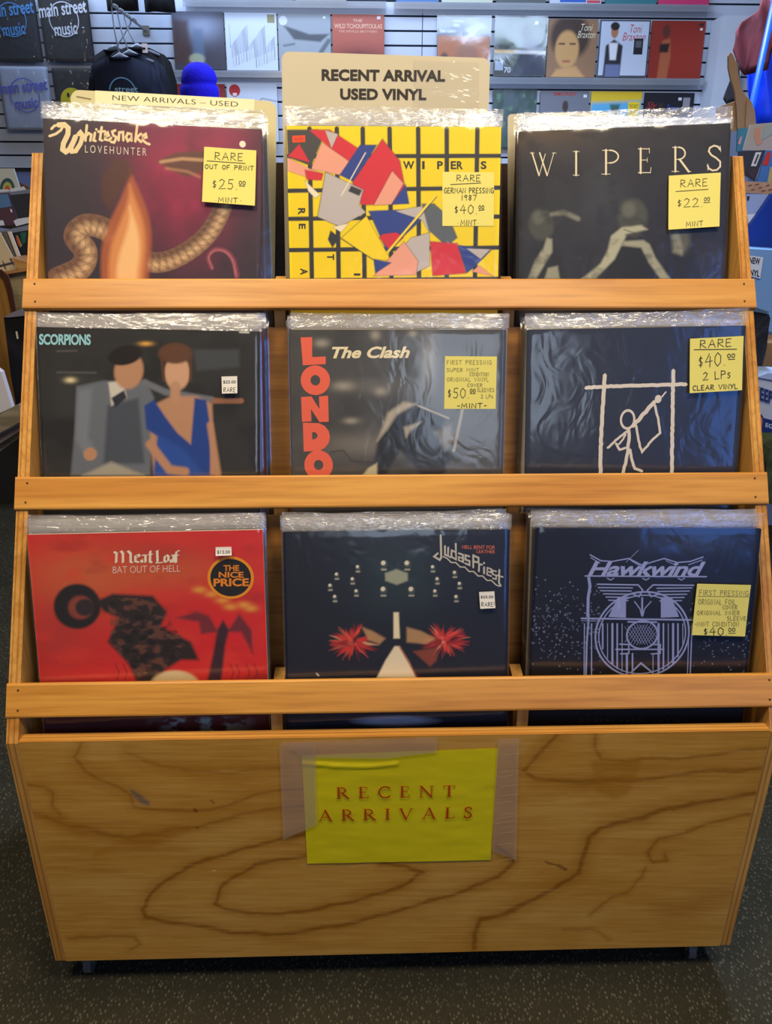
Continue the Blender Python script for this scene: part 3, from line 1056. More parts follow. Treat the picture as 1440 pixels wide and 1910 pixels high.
# --- top left
def rec1():
    r = Record(1, 'plum and magenta record with script title and sticky note, front of the top left bin', (52, 46, 58))
    f = r.crop(40, 150, 2.88)
    p = r.p
    p.glow(345, 320, 90, 130, (176, 40, 84), .95)
    p.glow(400, 270, 80, 60, (150, 52, 84), .8)
    p.glow(300, 250, 90, 40, (120, 44, 76), .6)
    p.noise((40, 36, 46), 60, 70, .5, .75, .35, 2)
    # generic ribbon of tan bands curling through a dusky sky
    def ribbon(pts, w0, w1, c1, c2, fq=9):
        P = []
        for i in range(len(pts) - 1):
            p0, p1, p2, p3 = (np.array(pts[max(0, min(len(pts) - 1, i + q))], float) for q in (-1, 0, 1, 2))
            for t in np.linspace(0, 1, 6)[:-1]:
                P.append(.5 * (2 * p1 + (p2 - p0) * t + (2 * p0 - 5 * p1 + 4 * p2 - p3) * t * t + (3 * p1 - p0 - 3 * p2 + p3) * t ** 3))
        P.append(np.array(pts[-1], float))
        best = np.full(len(p.X), 1e9); arcl = np.zeros(len(p.X)); sg = np.zeros(len(p.X)); L = 0
        for i in range(len(P) - 1):
            e = P[i + 1] - P[i]; l = np.hypot(*e)
            t = np.clip(((p.X - P[i][0]) * e[0] + (p.Y - P[i][1]) * e[1]) / (l * l), 0, 1)
            dx, dy = p.X - P[i][0] - t * e[0], p.Y - P[i][1] - t * e[1]
            d = np.hypot(dx, dy); k = d < best
            best = np.where(k, d, best); arcl = np.where(k, L + t * l, arcl); sg = np.where(k, np.sign(dx * e[1] - dy * e[0]), sg); L += l
        w = (w0 + (w1 - w0) * arcl / L) / 2
        q = best / w * sg
        m = np.clip((w - best) / 1.5 + .5, 0, 1)
        p.mix(m, c1)
        p.mix(m * np.clip(1 - np.abs(q + .25) * 1.3, 0, 1), c2)
        p.mix(m * .35 * (np.sin(arcl / w.mean() * fq) > .3) * (np.abs(q) < .85), (70, 46, 44))
        p.mix(m * .25 * (np.sin(q * 9 + arcl * .4) > .6), (60, 40, 40))
    ribbon([(110, 520), (150, 500), (160, 470), (140, 440), (160, 420), (200, 430), (240, 470), (290, 490), (340, 475), (385, 440), (410, 400), (420, 370)], 46, 34, (122, 88, 70), (214, 176, 132))
    p.Y0 = 0
    ribbon([(395, 500), (388, 480), (400, 466), (420, 468), (435, 485), (442, 515)], 8, 10, (130, 60, 80), (190, 110, 120))
    # a plain orange flame and dark cloud banks
    def flame(cx, y0, y1, w, lean, col, soft, al):
        L_ = []
        for sgn in (1, -1):
            rng_ = np.linspace(0, 1, 14) if sgn > 0 else np.linspace(1, 0, 14)
            for t in rng_:
                ww = w * (math.sin(math.pi * min(t, .62) / 1.24) ** 1.4) * (1 if t < .62 else 1 - .2 * (t - .62))
                L_.append((cx + lean * (1 - t) ** 2 + 10 * math.sin(t * 5) * (1 - t) + sgn * ww, y0 + (y1 - y0) * t))
        p.poly(L_, col, soft, al)
    flame(234, 312, 560, 46, 8, (170, 92, 58), 8, .9)
    flame(236, 345, 560, 33, 6, (216, 144, 86), 10, .9)
    flame(238, 385, 560, 20, 4, (244, 200, 140), 10, .8)
    p.poly([(190, 330), (214, 296), (240, 300), (250, 322), (226, 352), (206, 392), (190, 370)], (84, 54, 46), 8, .85)
    p.poly([(292, 300), (330, 284), (380, 282), (430, 292), (430, 330), (380, 318), (350, 330), (320, 318)], (92, 66, 54), 6, .9)
    p.noise((170, 120, 80), 12, 5, .6, .75, 0, 4)
    p.line([(300, 302), (340, 296), (400, 300)], 6, (190, 150, 112), 4, .9)
    p.line([(310, 314), (350, 320), (372, 330)], 5, (170, 120, 90), 4, .8)
    fl = r.fl
    CR = (226, 206, 160)
    put_text(fl, quadmap(f(342, 388), f(672, 405), f(342, 347)), 'LOVEHUNTER', (216, 204, 190), -.005, 0, 1.45)
    k = .0052
    # script title
    fl.stroke([f(150, 300), f(185, 288), f(212, 268), f(222, 250), f(205, 238), f(178, 244), f(160, 262)], .0036, CR)
    fl.stroke([f(196, 240), f(232, 238), f(252, 256), f(250, 290), f(226, 340), f(222, 372), f(238, 384), f(258, 372), f(280, 330), f(292, 300)], .0072, CR)
    fl.stroke([f(282, 330), f(268, 360), f(272, 382), f(292, 380), f(318, 340), f(330, 296), f(318, 280), f(306, 292)], .0062, CR)
    for st in ([(352, 240), (344, 326)], [(346, 300), (362, 284), (376, 292), (370, 326)],
               [(396, 280), (388, 322), (400, 326)], [(402, 262), (404, 266)],
               [(432, 250), (422, 318), (436, 324)], [(412, 276), (452, 274)],
               [(448, 304), (470, 296), (464, 280), (450, 290), (450, 318), (470, 322), (484, 308)],
               [(506, 268), (488, 276), (494, 296), (512, 306), (498, 334), (480, 330)],
               [(522, 324), (526, 280), (546, 278), (548, 324)],
               [(592, 290), (572, 284), (562, 306), (572, 326), (590, 312), (594, 290), (592, 326)],
               [(622, 244), (612, 330)], [(644, 286), (618, 308), (644, 332)],
               [(650, 312), (672, 306), (668, 288), (654, 296), (652, 322), (672, 338), (690, 344)]):
        fl.stroke([f(*q) for q in st], .0036, CR)
    fl.ellipse(f(1188, 343), .0047, .0047, (228, 222, 208))
    r.finish()
    r.note([(382, 275.7), (479, 282.6), (476.5, 386), (378.5, 378.5)], texts=rows(f, [
        ('RARE', 1042, 1192, 392, 432, 6), ('_', 1000, 1205, 438, 452), ('OUT OF PRINT', 990, 1250, 456, 480, 10), ('$25.', 1030, 1165, 535, 588, 4), ('00', 1172, 1206, 545, 566, 2), ('_', 1172, 1204, 572, 574), ('MINT', 1062, 1165, 634, 660, 4), ('.', 1045, 1050, 646, 650), ('.', 1178, 1184, 650, 654)]))
rec1()

# --- top centre
def rec2():
    r = Record(2, 'yellow record with black grid and colourful geometric shards, front of the top centre bin', (236, 208, 16), (60, 58, 60))
    f = r.crop(500, 150, 3.0)
    p = r.p
    q = lambda L: [(500 + a / 3.0, 150 + b / 3.0) for a, b in L]
    K = (48, 48, 52)
    for x0, x1 in ((385, 250), (530, 250), (682, 690), (842, 850), (1000, 1010), (1172, 1160)):
        pass
    for xt, xb in ((232, 245), (385, 395), (530, 540), (680, 690), (840, 845), (1000, 1000), (1172, 1158)):
        p.line(q([(xt, 270), (xb, 1100)]), 8.5, K, 1.2)
    for yl, yr in ((425, 422), (618, 600), (775, 762), (950, 935), (1120, 1110)):
        p.line(q([(100, yl), (1312, yr)]), 8, K, 1.2)
    RED, PINK, GRY, BLU, CRM = (206, 40, 56), (228, 158, 136), (186, 178, 178), (40, 62, 140), (232, 220, 196)
    def sh(pts, col):
        P_ = q(pts)
        p.poly(P_, K, 3)
        c = np.mean(P_, 0)
        p.poly([tuple(c + (np.array(a) - c) * .975) for a in P_], col, 1.2)
    sh([(105, 275), (280, 275), (300, 340), (240, 480), (110, 430)], (66, 64, 66))
    sh([(175, 355), (235, 460), (110, 425)], RED)
    sh([(225, 275), (345, 275), (545, 405), (480, 480), (355, 385)], RED)
    sh([(318, 278), (392, 300), (356, 380)], GRY)
    sh([(300, 345), (480, 470), (400, 530), (240, 495)], PINK)
    sh([(105, 430), (235, 495), (300, 520), (270, 560), (105, 505)], PINK)
    sh([(205, 500), (310, 520), (300, 560), (215, 555)], RED)
    sh([(515, 360), (610, 360), (480, 570), (400, 530)], BLU)
    sh([(640, 325), (740, 450), (785, 690), (520, 700), (470, 570)], RED)
    sh([(695, 505), (760, 575), (690, 695), (590, 700)], PINK)
    sh([(770, 580), (790, 690), (690, 695)], BLU)
    sh([(320, 510), (535, 610), (510, 700), (550, 740), (400, 820), (275, 765)], GRY)
    sh([(465, 590), (525, 615), (510, 645), (450, 620)], K)
    sh([(560, 730), (820, 720), (870, 770), (665, 960)], BLU)
    sh([(640, 860), (720, 850), (760, 880), (680, 950), (620, 880)], RED)
    sh([(550, 755), (690, 1010), (580, 1000), (410, 880)], (238, 210, 20))
    sh([(350, 840), (400, 880), (360, 935), (335, 890)], K)
    sh([(360, 820), (450, 800), (410, 850)], CRM)
    sh([(710, 730), (930, 690), (980, 820), (900, 850), (860, 780)], GRY)
    sh([(860, 690), (930, 690), (1010, 760), (1060, 880), (1000, 930), (900, 840)], (88, 96, 104))
    sh([(690, 1000), (800, 880), (905, 850), (905, 1040), (820, 1080)], GRY)
    sh([(590, 1095), (760, 900), (840, 1010), (830, 1090)], PINK)
    sh([(905, 900), (1060, 910), (1110, 1080), (920, 1095)], RED)
    sh([(1060, 920), (1250, 950), (1150, 1050), (1110, 1080)], BLU)
    sh([(1110, 940), (1245, 945), (1190, 1000)], GRY)
    sh([(1140, 1070), (1180, 1035), (1260, 1095)], PINK)
    sh([(590, 1000), (690, 1020), (600, 1080)], BLU)
    sh([(205, 560), (290, 640), (265, 660), (225, 620)], CRM)
    p.line(q([(935, 645), (670, 960)]), 4, (236, 212, 60), 1)
    p.line(q([(945, 650), (690, 950)]), 1.4, K, 1)
    p.line(q([(545, 405), (410, 645)]), 2, CRM, 1)
    p.line(q([(400, 880), (600, 1010)]), 1.6, K, 1)
    fl = r.fl
    for t, x0, x1 in (('W', 755, 818), ('I', 862, 876), ('P', 946, 978), ('E', 1022, 1052), ('R', 1056, 1090), ('S', 1190, 1222)):
        put_text(fl, quadmap(f(x0, 497), f(x1, 497), f(x0, 452)), t, K, .03)
    def vert(t, x0, x1, y0, y1):
        put_text(fl, quadmap(f(x0, y0), f(x0, y1), f(x1, y0)), t, K, .03)
    vert('R', 168, 208, 715, 752); vert('E', 172, 210, 802, 832); vert('T', 330, 370, 972, 1005); vert('A', 180, 222, 1052, 1088); vert('I', 480, 516, 1080, 1092)
    fl.poly([f(135, 310), f(208, 307), f(209, 346), f(136, 349)], (226, 70, 30))
    put_text(fl, quadmap(f(150, 338), f(196, 336), f(150, 322)), '8.00', (150, 50, 30), .0)
    r.note([(825, 320.7), (921.7, 321.7), (920.7, 421.7), (825, 421.7)], True, texts=rows(f, [
        ('RARE', 1055, 1188, 530, 565), ('_', 1020, 1190, 584, 574), ('GERMAN PRESSING', 985, 1262, 602, 632), ('1987', 1082, 1165, 642, 672), ('$40.', 1043, 1170, 697, 748), ('00', 1178, 1208, 700, 720), ('_', 1178, 1210, 728, 724), ('MINT', 1078, 1165, 782, 812), ('.', 1060, 1066, 796, 800), ('.', 1172, 1178, 796, 800)]))
    r.finish()
rec2()

# --- top right
def rec3():
    r = Record(3, 'near black record with widely spaced pale capitals and murky figures in the top right bin', (44, 43, 48))
    f = r.crop(940, 150, 2.88)
    p = r.p
    p.glow(1010, 255, 90, 30, (96, 76, 58), .6)
    p.noise((58, 58, 64), 40, 40, .5, .8, .5, 4)
    p.glow(1120, 380, 40, 60, (66, 68, 76), .6)
    G = (150, 152, 132)
    # loose murky shapes, a row of shadowy people
    for cx, cy, sc, a in ((1010, 440, 1.0, .8), (1180, 430, 1.15, .95), (1268, 446, .8, .8)):
        p.blob(cx, cy - 22 * sc, 28 * sc, 34 * sc, (76, 78, 70), a, 4)
        p.blob(cx - 6 * sc, cy - 34 * sc, 14 * sc, 16 * sc, (112, 114, 102), a * .6, 2)
        p.poly([(cx - 46 * sc, cy + 90), (cx - 30 * sc, cy + 24 * sc), (cx, cy + 14 * sc), (cx + 34 * sc, cy + 26 * sc), (cx + 52 * sc, cy + 90)], (36, 36, 36), 8, .9)
    for pts, c in (([(985, 520), (998, 486), (1014, 462), (1020, 444), (1030, 446), (1030, 470), (1012, 500), (1000, 520)], (158, 158, 138)),
                   ([(1085, 520), (1120, 492), (1132, 470), (1140, 440), (1160, 424), (1196, 420), (1208, 428), (1170, 436), (1160, 456), (1146, 484), (1110, 520)], (176, 176, 152)),
                   ([(1232, 520), (1210, 490), (1196, 462), (1160, 458), (1162, 450), (1200, 448), (1212, 456), (1222, 480), (1250, 520)], (160, 160, 140)),
                   ([(1022, 500), (1040, 496), (1044, 520), (1016, 520)], (150, 150, 130))):
        p.poly(pts, c, 5, .95)
    p.line([(1164, 428), (1200, 440)], 2, (70, 70, 62), 2, .8)
    p.line([(1166, 438), (1190, 444)], 2, (70, 70, 62), 2, .8)
    p.poly([(1252, 430), (1284, 428), (1286, 456), (1272, 476), (1256, 470)], (150, 150, 130), 9, .85)
    p.poly([(1266, 430), (1290, 426), (1288, 470), (1276, 478)], (60, 60, 58), 7, .7)
    p.line([(1030, 400), (1052, 396), (1078, 408)], 8, (150, 150, 134), 6, .7)
    p.noise((34, 34, 38), 22, 18, .55, .75, .5, 8)
    fl = r.fl
    CR = (224, 212, 178)
    def L(ch, x0, x1, yt, yb):
        w = ROMAN[ch][0]
        put_roman(fl, f(x0, yb), f(x1, yb), f(x0, yt), ch, CR, 0, .62)
    L('W', 140, 300, 388, 512); L('I', 370, 405, 380, 512); L('P', 526, 622, 372, 506); L('E', 716, 792, 364, 500); L('R', 902, 1000, 356, 492); L('S', 1086, 1176, 348, 487)
    r.finish(.3)
    r.note([(940 + 880 / 2.88, 150 + 517 / 2.88), (940 + 1158 / 2.88, 150 + 500 / 2.88), (940 + 1148 / 2.88, 150 + 790 / 2.88), (940 + 875 / 2.88, 150 + 808 / 2.88)], texts=rows(f, [
        ('RARE', 942, 1085, 540, 580, -8), ('_', 917, 1090, 602, 590), ('$22.', 925, 1062, 640, 688, -4), ('00', 1068, 1098, 634, 654, -2), ('_', 1066, 1100, 662, 660), ('MINT', 970, 1060, 765, 792, -5)]))
rec3()

# --- middle left
def rec4():
    r = Record(4, 'dark photo record with grey suit and blue dress shapes and pale blue block title', (46, 45, 44))
    f = r.crop(20, 540, 2.769)
    q = lambda L: [(20 + a / 2.769, 540 + b / 2.769) for a, b in L]
    p = r.p
    p.noise((30, 29, 30), 60, 50, .45, .7, .7, 3)
    p.poly(q([(230, 430), (480, 430), (460, 640), (240, 650)]), (58, 58, 58), 20, .5)
    p.poly(q([(945, 310), (1180, 310), (1180, 400), (960, 420)]), (70, 74, 78), 8, .8)
    p.line(q([(240, 318), (340, 316)]), 3, (96, 96, 92), 3, .7)
    p.line(q([(240, 428), (440, 430)]), 3, (96, 96, 92), 3, .7)
    p.glow(20 + 308 / 2.769, 540 + 468 / 2.769, 10, 5, (236, 220, 170), .9)
    p.glow(20 + 698 / 2.769, 540 + 280 / 2.769, 12, 4, (226, 170, 80), .95)
    SK, SK2 = (186, 138, 104), (150, 100, 72)
    # seat companions, loosely drawn
    p.poly(q([(340, 500), (480, 470), (620, 480), (700, 470), (740, 560), (720, 960), (310, 960), (330, 740)]), (104, 110, 118), 6)
    p.poly(q([(500, 600), (660, 560), (690, 900), (480, 900)]), (72, 78, 88), 8)
    p.poly(q([(505, 480), (580, 470), (600, 560), (520, 600)]), (206, 198, 186), 5)
    p.poly(q([(520, 560), (585, 520), (600, 560), (540, 610)]), (44, 44, 56), 4)
    p.poly(q([(350, 520), (420, 510), (400, 760), (450, 850), (390, 880), (335, 770)]), (124, 130, 138), 10, .8)
    p.blob(20 + 610 / 2.769, 540 + 420 / 2.769, 30, 38, SK, 1, 5, 10)
    p.blob(20 + 590 / 2.769, 540 + 340 / 2.769, 36, 20, (30, 24, 22), 1, 5, -12)
    p.line(q([(690, 480), (800, 530), (1040, 570)]), 12, (110, 114, 120), 5)
    p.line(q([(1050, 575), (1190, 575)]), 10, SK2, 4)
    p.poly(q([(730, 600), (830, 550), (960, 550), (1040, 590), (1050, 800), (1060, 960), (740, 960), (720, 780)]), SK, 6)
    p.poly(q([(690, 600), (740, 570), (800, 660), (860, 740), (930, 800), (950, 560), (1010, 570), (1030, 700), (1030, 960), (740, 960), (760, 760), (700, 720)]), (32, 64, 140), 5)
    p.poly(q([(760, 750), (900, 830), (1000, 960), (740, 960)]), (40, 82, 164), 12, .8)
    p.blob(20 + 860 / 2.769, 540 + 430 / 2.769, 26, 36, (206, 160, 126), 1, 5)
    p.blob(20 + 850 / 2.769, 540 + 330 / 2.769, 36, 22, (98, 62, 42), 1, 4)
    p.line(q([(780, 350), (790, 470)]), 5, (90, 56, 38), 4)
    p.line(q([(930, 350), (930, 470)]), 5, (90, 56, 38), 4)
    p.line(q([(850, 500), (850, 560)]), 18, (190, 142, 110), 6)
    p.line(q([(720, 800), (820, 930), (900, 940)]), 16, SK, 6)
    p.line(q([(1030, 700), (1070, 950)]), 12, SK, 6)
    p.poly(q([(370, 960), (520, 890), (690, 960)]), (166, 160, 144), 8)
    p.blob(20 + 410 / 2.769, 540 + 850 / 2.769, 14, 14, SK, 1, 4)
    p.line(q([(1185, 219), (1228, 221)]), 4, (206, 206, 196), 1.5)
    fl = r.fl
    put_text(fl, quadmap(f(147, 286), f(414, 288), f(147, 229)), 'SCORPIONS', (150, 206, 216), .035, 0, .95)
    r.finish()
    o = r.note([(20 + a / 2.769, 540 + b / 2.769) for a, b in ((1092, 450), (1173, 448), (1175, 536), (1096, 538))], texts=[
        price(f, 1101, 1166, 470, 488, '$25.00')] + rows(f, [('RARE', 1104, 1166, 506, 530, 0, .0007)]), name='price_sticker', color=(226, 222, 214), lab='small white price sticker')
rec4()

# --- middle centre
def rec5():
    r = Record(5, 'charcoal record with big coral letters stacked down its left edge', (78, 76, 74))
    f = r.crop(500, 540, 3.0)
    q = lambda L: [(500 + a / 3.0, 540 + b / 3.0) for a, b in L]
    p = r.p
    p.noise((58, 57, 57), 50, 40, .45, .7, .6, 5)
    p.glow(700, 720, 60, 18, (112, 108, 102), .7)
    p.glow(680, 830, 90, 22, (128, 122, 112), .8)
    p.glow(800, 700, 60, 80, (104, 112, 120), .5)
    for cx, cy, rx, ry in ((700, 625, 9, 9), (640, 720, 20, 9), (600, 640, 14, 8), (710, 730, 12, 8), (655, 785, 14, 6), (770, 622, 8, 6)):
        p.glow(cx, cy, rx, ry, (176, 168, 152), .7)
    # loose dark form with pale lit edges on a stage floor
    p.glow(800, 670, 16, 50, (160, 162, 164), .7)
    p.poly(q([(600, 940), (610, 860), (670, 690), (760, 630), (840, 640), (1000, 720), (950, 790), (1030, 940), (980, 1040), (860, 1040), (740, 900), (660, 1040), (600, 1040)]), (38, 40, 46), 8)
    p.poly(q([(610, 850), (670, 690), (760, 628), (830, 640), (720, 700), (670, 780)]), (190, 180, 160), 7, .85)
    p.poly(q([(760, 770), (860, 740), (800, 790), (770, 830)]), (186, 176, 158), 6, .8)
    p.poly(q([(935, 800), (1020, 760), (1040, 840), (990, 900)]), (150, 150, 148), 10, .7)
    p.line(q([(840, 650), (1010, 720)]), 3, (196, 188, 170), 2.5, .8)
    p.line(q([(1090, 660), (1040, 900)]), 5, (176, 168, 150), 3, .8)
    p.poly(q([(530, 1040), (560, 1000), (610, 970), (610, 1040)]), (206, 194, 160), 5, .9)
    p.line(q([(350, 910), (420, 900), (470, 960), (600, 970)]), 3, (62, 60, 60), 3, .8)
    fl = r.fl
    C = (238, 104, 78)
    fl.poly([f(*a) for a in ((182, 268), (247, 266), (247, 378), (323, 375), (322, 418), (195, 424))], C)
    def ring(cx, cy, rx, ry, ix, iy, ia=0):
        c = f(cx, cy)
        kx = abs(f(cx + 1, cy)[0] - c[0]); ky = abs(f(cx, cy + 1)[1] - c[1])
        fl.ellipse(c, rx * kx, ry * ky, C, (ix * kx, iy * ky))
    ring(265, 508, 82, 83, 27, 29)
    fl.lay([f(*a) for a in ((185, 602), (243, 598), (288, 670), (285, 598), (336, 594), (340, 740), (288, 742), (240, 668), (243, 738), (190, 740))], [(0, 1, 6, 7), (0, 7, 8, 9), (1, 2, 5, 6), (2, 3, 4, 5)], C)
    # D
    o_ = [(195, 745)] + [(265 + 82 * math.cos(R_(a)), 825 - 80 * math.sin(R_(a))) for a in (75, 50, 25, 0, -25, -50, -75)] + [(200, 907)]
    i_ = [(247, 798)] + [(255 + 22 * math.cos(R_(a)), 818 - 20 * math.sin(R_(a))) for a in (75, 50, 25, 0, -25, -50, -75)] + [(247, 838)]
    n = len(o_)
    fl.lay([f(*a) for a in o_ + i_], [(k, (k + 1) % n, n + (k + 1) % n, n + k) for k in range(n)], C)
    ring(283, 982, 80, 82, 26, 28)
    put_text(fl, quadmap(f(352, 386), f(790, 384), f(358, 320)), 'The Clash', (236, 222, 184), .035, .22)
    HW = (120, 116, 84)
    r.note([q([(990, 373)])[0], q([(1280, 375)])[0], q([(1273, 668)])[0], q([(985, 668)])[0]], True, texts=
        rows(f, [('-MINT-', 1058, 1222, 638, 664, -2, .0011), ('$50.', 1005, 1125, 552, 608), ('00', 1130, 1160, 556, 576), ('_', 1130, 1160, 582, 582)]) +
        [(t, a, b, c, w, HW) for t, a, b, c, w in rows(f, [('FIRST PRESSING', 1000, 1250, 396, 420), ('SUPER MINT', 1000, 1180, 440, 460), ('CONDITION', 1128, 1235, 464, 484), ('ORIGINAL VINYL', 1000, 1235, 492, 514), ('COVER', 1115, 1200, 526, 544), ('SLEEVES', 1170, 1265, 552, 572), ('2 LPs', 1190, 1258, 588, 608)], .0006)])
    r.finish(.35)
rec5()

# --- middle right
def rec6():
    r = Record(6, 'dark navy record with rough white brush strokes forming a frame and a stick drawing', (40, 44, 58), (42, 44, 56))
    f = r.crop(940, 540, 2.88)
    p = r.p
    p.noise((36, 40, 52), 60, 60, .45, .7, .5, 5)
    fl = r.fl
    Wt = (226, 216, 202)
    def rough(pts, w):
        out = []
        for i in range(len(pts) - 1):
            a, b = np.array(pts[i], float), np.array(pts[i + 1], float)
            n = max(2, int(np.hypot(*(b - a)) / 14))
            for t in range(n):
                out.append(a + (b - a) * t / n)
        out.append(np.array(pts[-1], float))
        P = [f(a[0] + random.uniform(-2, 2), a[1] + random.uniform(-2, 2)) for a in out]
        fl.stroke(P, w * r.kpx, Wt)
    a0, b0 = f(700, 600), f(701, 600)
    r.kpx = abs(b0[0] - a0[0])
    rough([(542, 458), (536, 560), (522, 760), (518, 985)], 21)
    rough([(910, 432), (906, 600), (902, 985)], 20)
    rough([(440, 528), (560, 520), (760, 515), (980, 508)], 20)
    rough([(640, 985), (662, 890), (672, 780), (668, 755)], 18)
    rough([(676, 860), (690, 930), (704, 962), (742, 975)], 15)
    rough([(690, 735), (740, 680), (810, 600)], 22)
    rough([(812, 622), (826, 690), (838, 770), (790, 815), (740, 876), (722, 810), (708, 730)], 13)
    rough([(556, 852), (600, 810), (660, 760)], 13)
    rough([(600, 826), (622, 862), (652, 850)], 13)
    rough([(655, 780), (630, 815), (618, 830)], 10)
    rough([(846, 578), (872, 550)], 8)
    k = r.kpx
    fl.ellipse(f(664, 698), 42 * k, 56 * k, Wt, (30 * k, 42 * k))
    fl.ellipse(f(828, 588), 18 * k, 22 * k, Wt)
    r.finish(.38)
    r.note([(940 + a / 2.88, 540 + b / 2.88) for a, b in ((993, 265), (1280, 250), (1268, 540), (988, 556))], texts=rows(f, [
        ('RARE', 1046, 1214, 274, 316, -10), ('_', 1014, 1242, 324, 321, 0, .0011), ('$40.', 1038, 1182, 352, 424, -18), ('00', 1192, 1232, 346, 368, -2), ('_', 1196, 1232, 376, 374), ('2 LPs', 1060, 1208, 446, 488, -14), ('CLEAR VINYL', 1006, 1244, 516, 542, -10)], .0011))
rec6()

# --- bottom left
def rec7():
    r = Record(7, 'fiery red record with blackletter style title and a round orange price seal', (214, 46, 44), (206, 190, 176))
    f = r.crop(0, 920, 2.667)
    q = lambda L: [(a / 2.667, 920 + b / 2.667) for a, b in L]
    p = r.p
    p.glow(150, 1080, 110, 60, (206, 104, 60), .85)
    p.glow(300, 1060, 120, 40, (206, 104, 56), .7)
    p.glow(100, 1180, 70, 70, (176, 60, 50), .6)
    p.glow(300, 1030, 80, 26, (170, 40, 46), .45)
    p.glow(420, 1180, 80, 60, (224, 36, 42), .8)
    p.glow(440, 1010, 60, 30, (216, 40, 50), .6)
    p.noise((226, 60, 48), 70, 36, .55, .75, .5, 5)
    p.noise((160, 38, 40), 60, 30, .6, .8, .4, 9)
    for cx, cy in ((372, 1100), (395, 1108), (415, 1120), (430, 1132), (468, 1135), (455, 1128)):
        p.glow(cx, cy, 12, 6, (240, 176, 70), .75)
    p.poly([(40, 1270), (40, 1400), (520, 1400), (520, 1260), (440, 1275), (330, 1280)], (52, 30, 30), 30, .9)
    # generic dark boulder and crags under a red sky
    c = (384 / 2.667, 920 + 563 / 2.667)
    p.blob(c[0], c[1], 47, 45, (40, 34, 36), 1, 8)
    p.blob(c[0] + 6, c[1] + 2, 26, 25, (150, 70, 52), .9, 4)
    p.blob(c[0] + 14, c[1] + 2, 20, 18, (52, 42, 44), 1, 4)
    p.poly(q([(470, 540), (560, 500), (760, 510), (830, 590), (800, 660), (950, 740), (990, 830), (900, 830), (820, 880), (800, 920), (760, 940), (680, 940), (640, 850), (535, 740), (590, 620), (520, 590)]), (48, 38, 38), 7)
    p.noise((104, 66, 52), 26, 20, 2, 3, 0, 1)
    m_ = p.inside(q([(540, 520), (760, 520), (930, 750), (780, 930), (690, 930), (550, 740)]))
    n_ = fbm(p.X / 14, p.Y / 9, 44)
    p.mix(np.where(m_, np.clip((n_ - .5) / .15, 0, 1) * .7, 0), (118, 72, 56))
    p.mix(np.where(m_, np.clip((.42 - n_) / .15, 0, 1) * .7, 0), (24, 20, 22))
    p.poly(q([(1080, 680), (1110, 630), (1140, 680), (1120, 760), (1100, 940), (1030, 940), (1060, 800)]), (64, 36, 46), 6)
    p.poly(q([(1085, 690), (1040, 610), (980, 590), (880, 620), (990, 640), (1000, 700)]), (96, 44, 52), 6, .85)
    p.poly(q([(1130, 690), (1190, 600), (1250, 680), (1258, 800), (1200, 690)]), (82, 44, 54), 6, .85)
    p.blob(870 / 2.667, 920 + 970 / 2.667, 52, 36, (222, 200, 150), 1, 6)
    for x in (1150, 1180, 1230, 1270, 580, 620):
        p.line(q([(x, 930), (x + 12, 890), (x - 6, 850)]), 2, (86, 34, 36), 2, .7)
    p.noise((96, 110, 112), 30, 14, .55, .7, .0, 7)
    m2 = np.clip((p.Y - 1335) / 8, 0, 1) * np.clip((p.X - 270) / 60, 0, 1) * np.clip(1 - (p.X - 420) / 60, 0, 1)
    p.mix(m2 * np.clip((fbm(p.X / 24, p.Y / 14, 51) - .45) / .15, 0, 1), (150, 170, 170))
    fl = r.fl
    CR = (238, 226, 200)
    a0, b0 = f(700, 600), f(701, 600)
    k = abs(b0[0] - a0[0])
    nib = np.array([6.2 * k, 3.2 * k])
    def ns(*L):
        for st in L:
            fl.stroke([f(*a) for a in st], 0, CR, nib=nib)
    ns([(568, 290), (580, 300), (578, 346)], [(580, 300), (602, 286), (612, 300), (612, 346)], [(612, 300), (636, 286), (650, 300), (650, 340), (658, 346)])
    ns([(672, 322), (694, 316), (690, 304), (674, 308), (674, 338), (692, 344)])
    ns([(706, 308), (724, 308), (724, 344)], [(722, 322), (704, 330), (708, 344), (722, 338)])
    ns([(748, 286), (746, 338), (756, 346)], [(736, 304), (760, 304)])
    ns([(782, 284), (784, 340), (776, 346)], [(776, 346), (812, 344)], [(770, 290), (790, 282)])
    ns([(820, 312), (818, 334), (828, 344), (838, 336), (838, 314), (828, 306), (820, 312)])
    ns([(852, 308), (864, 308), (864, 344)], [(862, 322), (850, 330), (852, 344), (862, 338)])
    ns([(892, 288), (880, 286), (876, 300), (876, 346)], [(866, 310), (890, 308)])
    put_text(fl, quadmap(f(562, 398), f(896, 390), f(562, 364)), 'BAT OUT OF HELL', (240, 214, 204), -.012, 0, 1.0)
    c = f(1148, 420)
    fl.ellipse(c, 117 * k, 112 * k, (238, 150, 30))
    fl.ellipse(c, 102 * k, 98 * k, (30, 26, 28))
    O = (240, 140, 34)
    put_text(fl, quadmap(f(1112, 386), f(1190, 386), f(1112, 357)), 'THE', O, .03)
    put_text(fl, quadmap(f(1088, 420), f(1212, 420), f(1088, 390)), 'NICE', O, .03)
    put_text(fl, quadmap(f(1062, 464), f(1238, 462), f(1062, 424)), 'PRICE', O, .035)
    r.finish()
    r.note(q([(1075, 264), (1153, 262), (1156, 303), (1076, 306)]), texts=[price(f, 1083, 1148, 280, 298, '$12.00')], name='price_sticker', color=(226, 222, 214), lab='small white price sticker')
rec7()

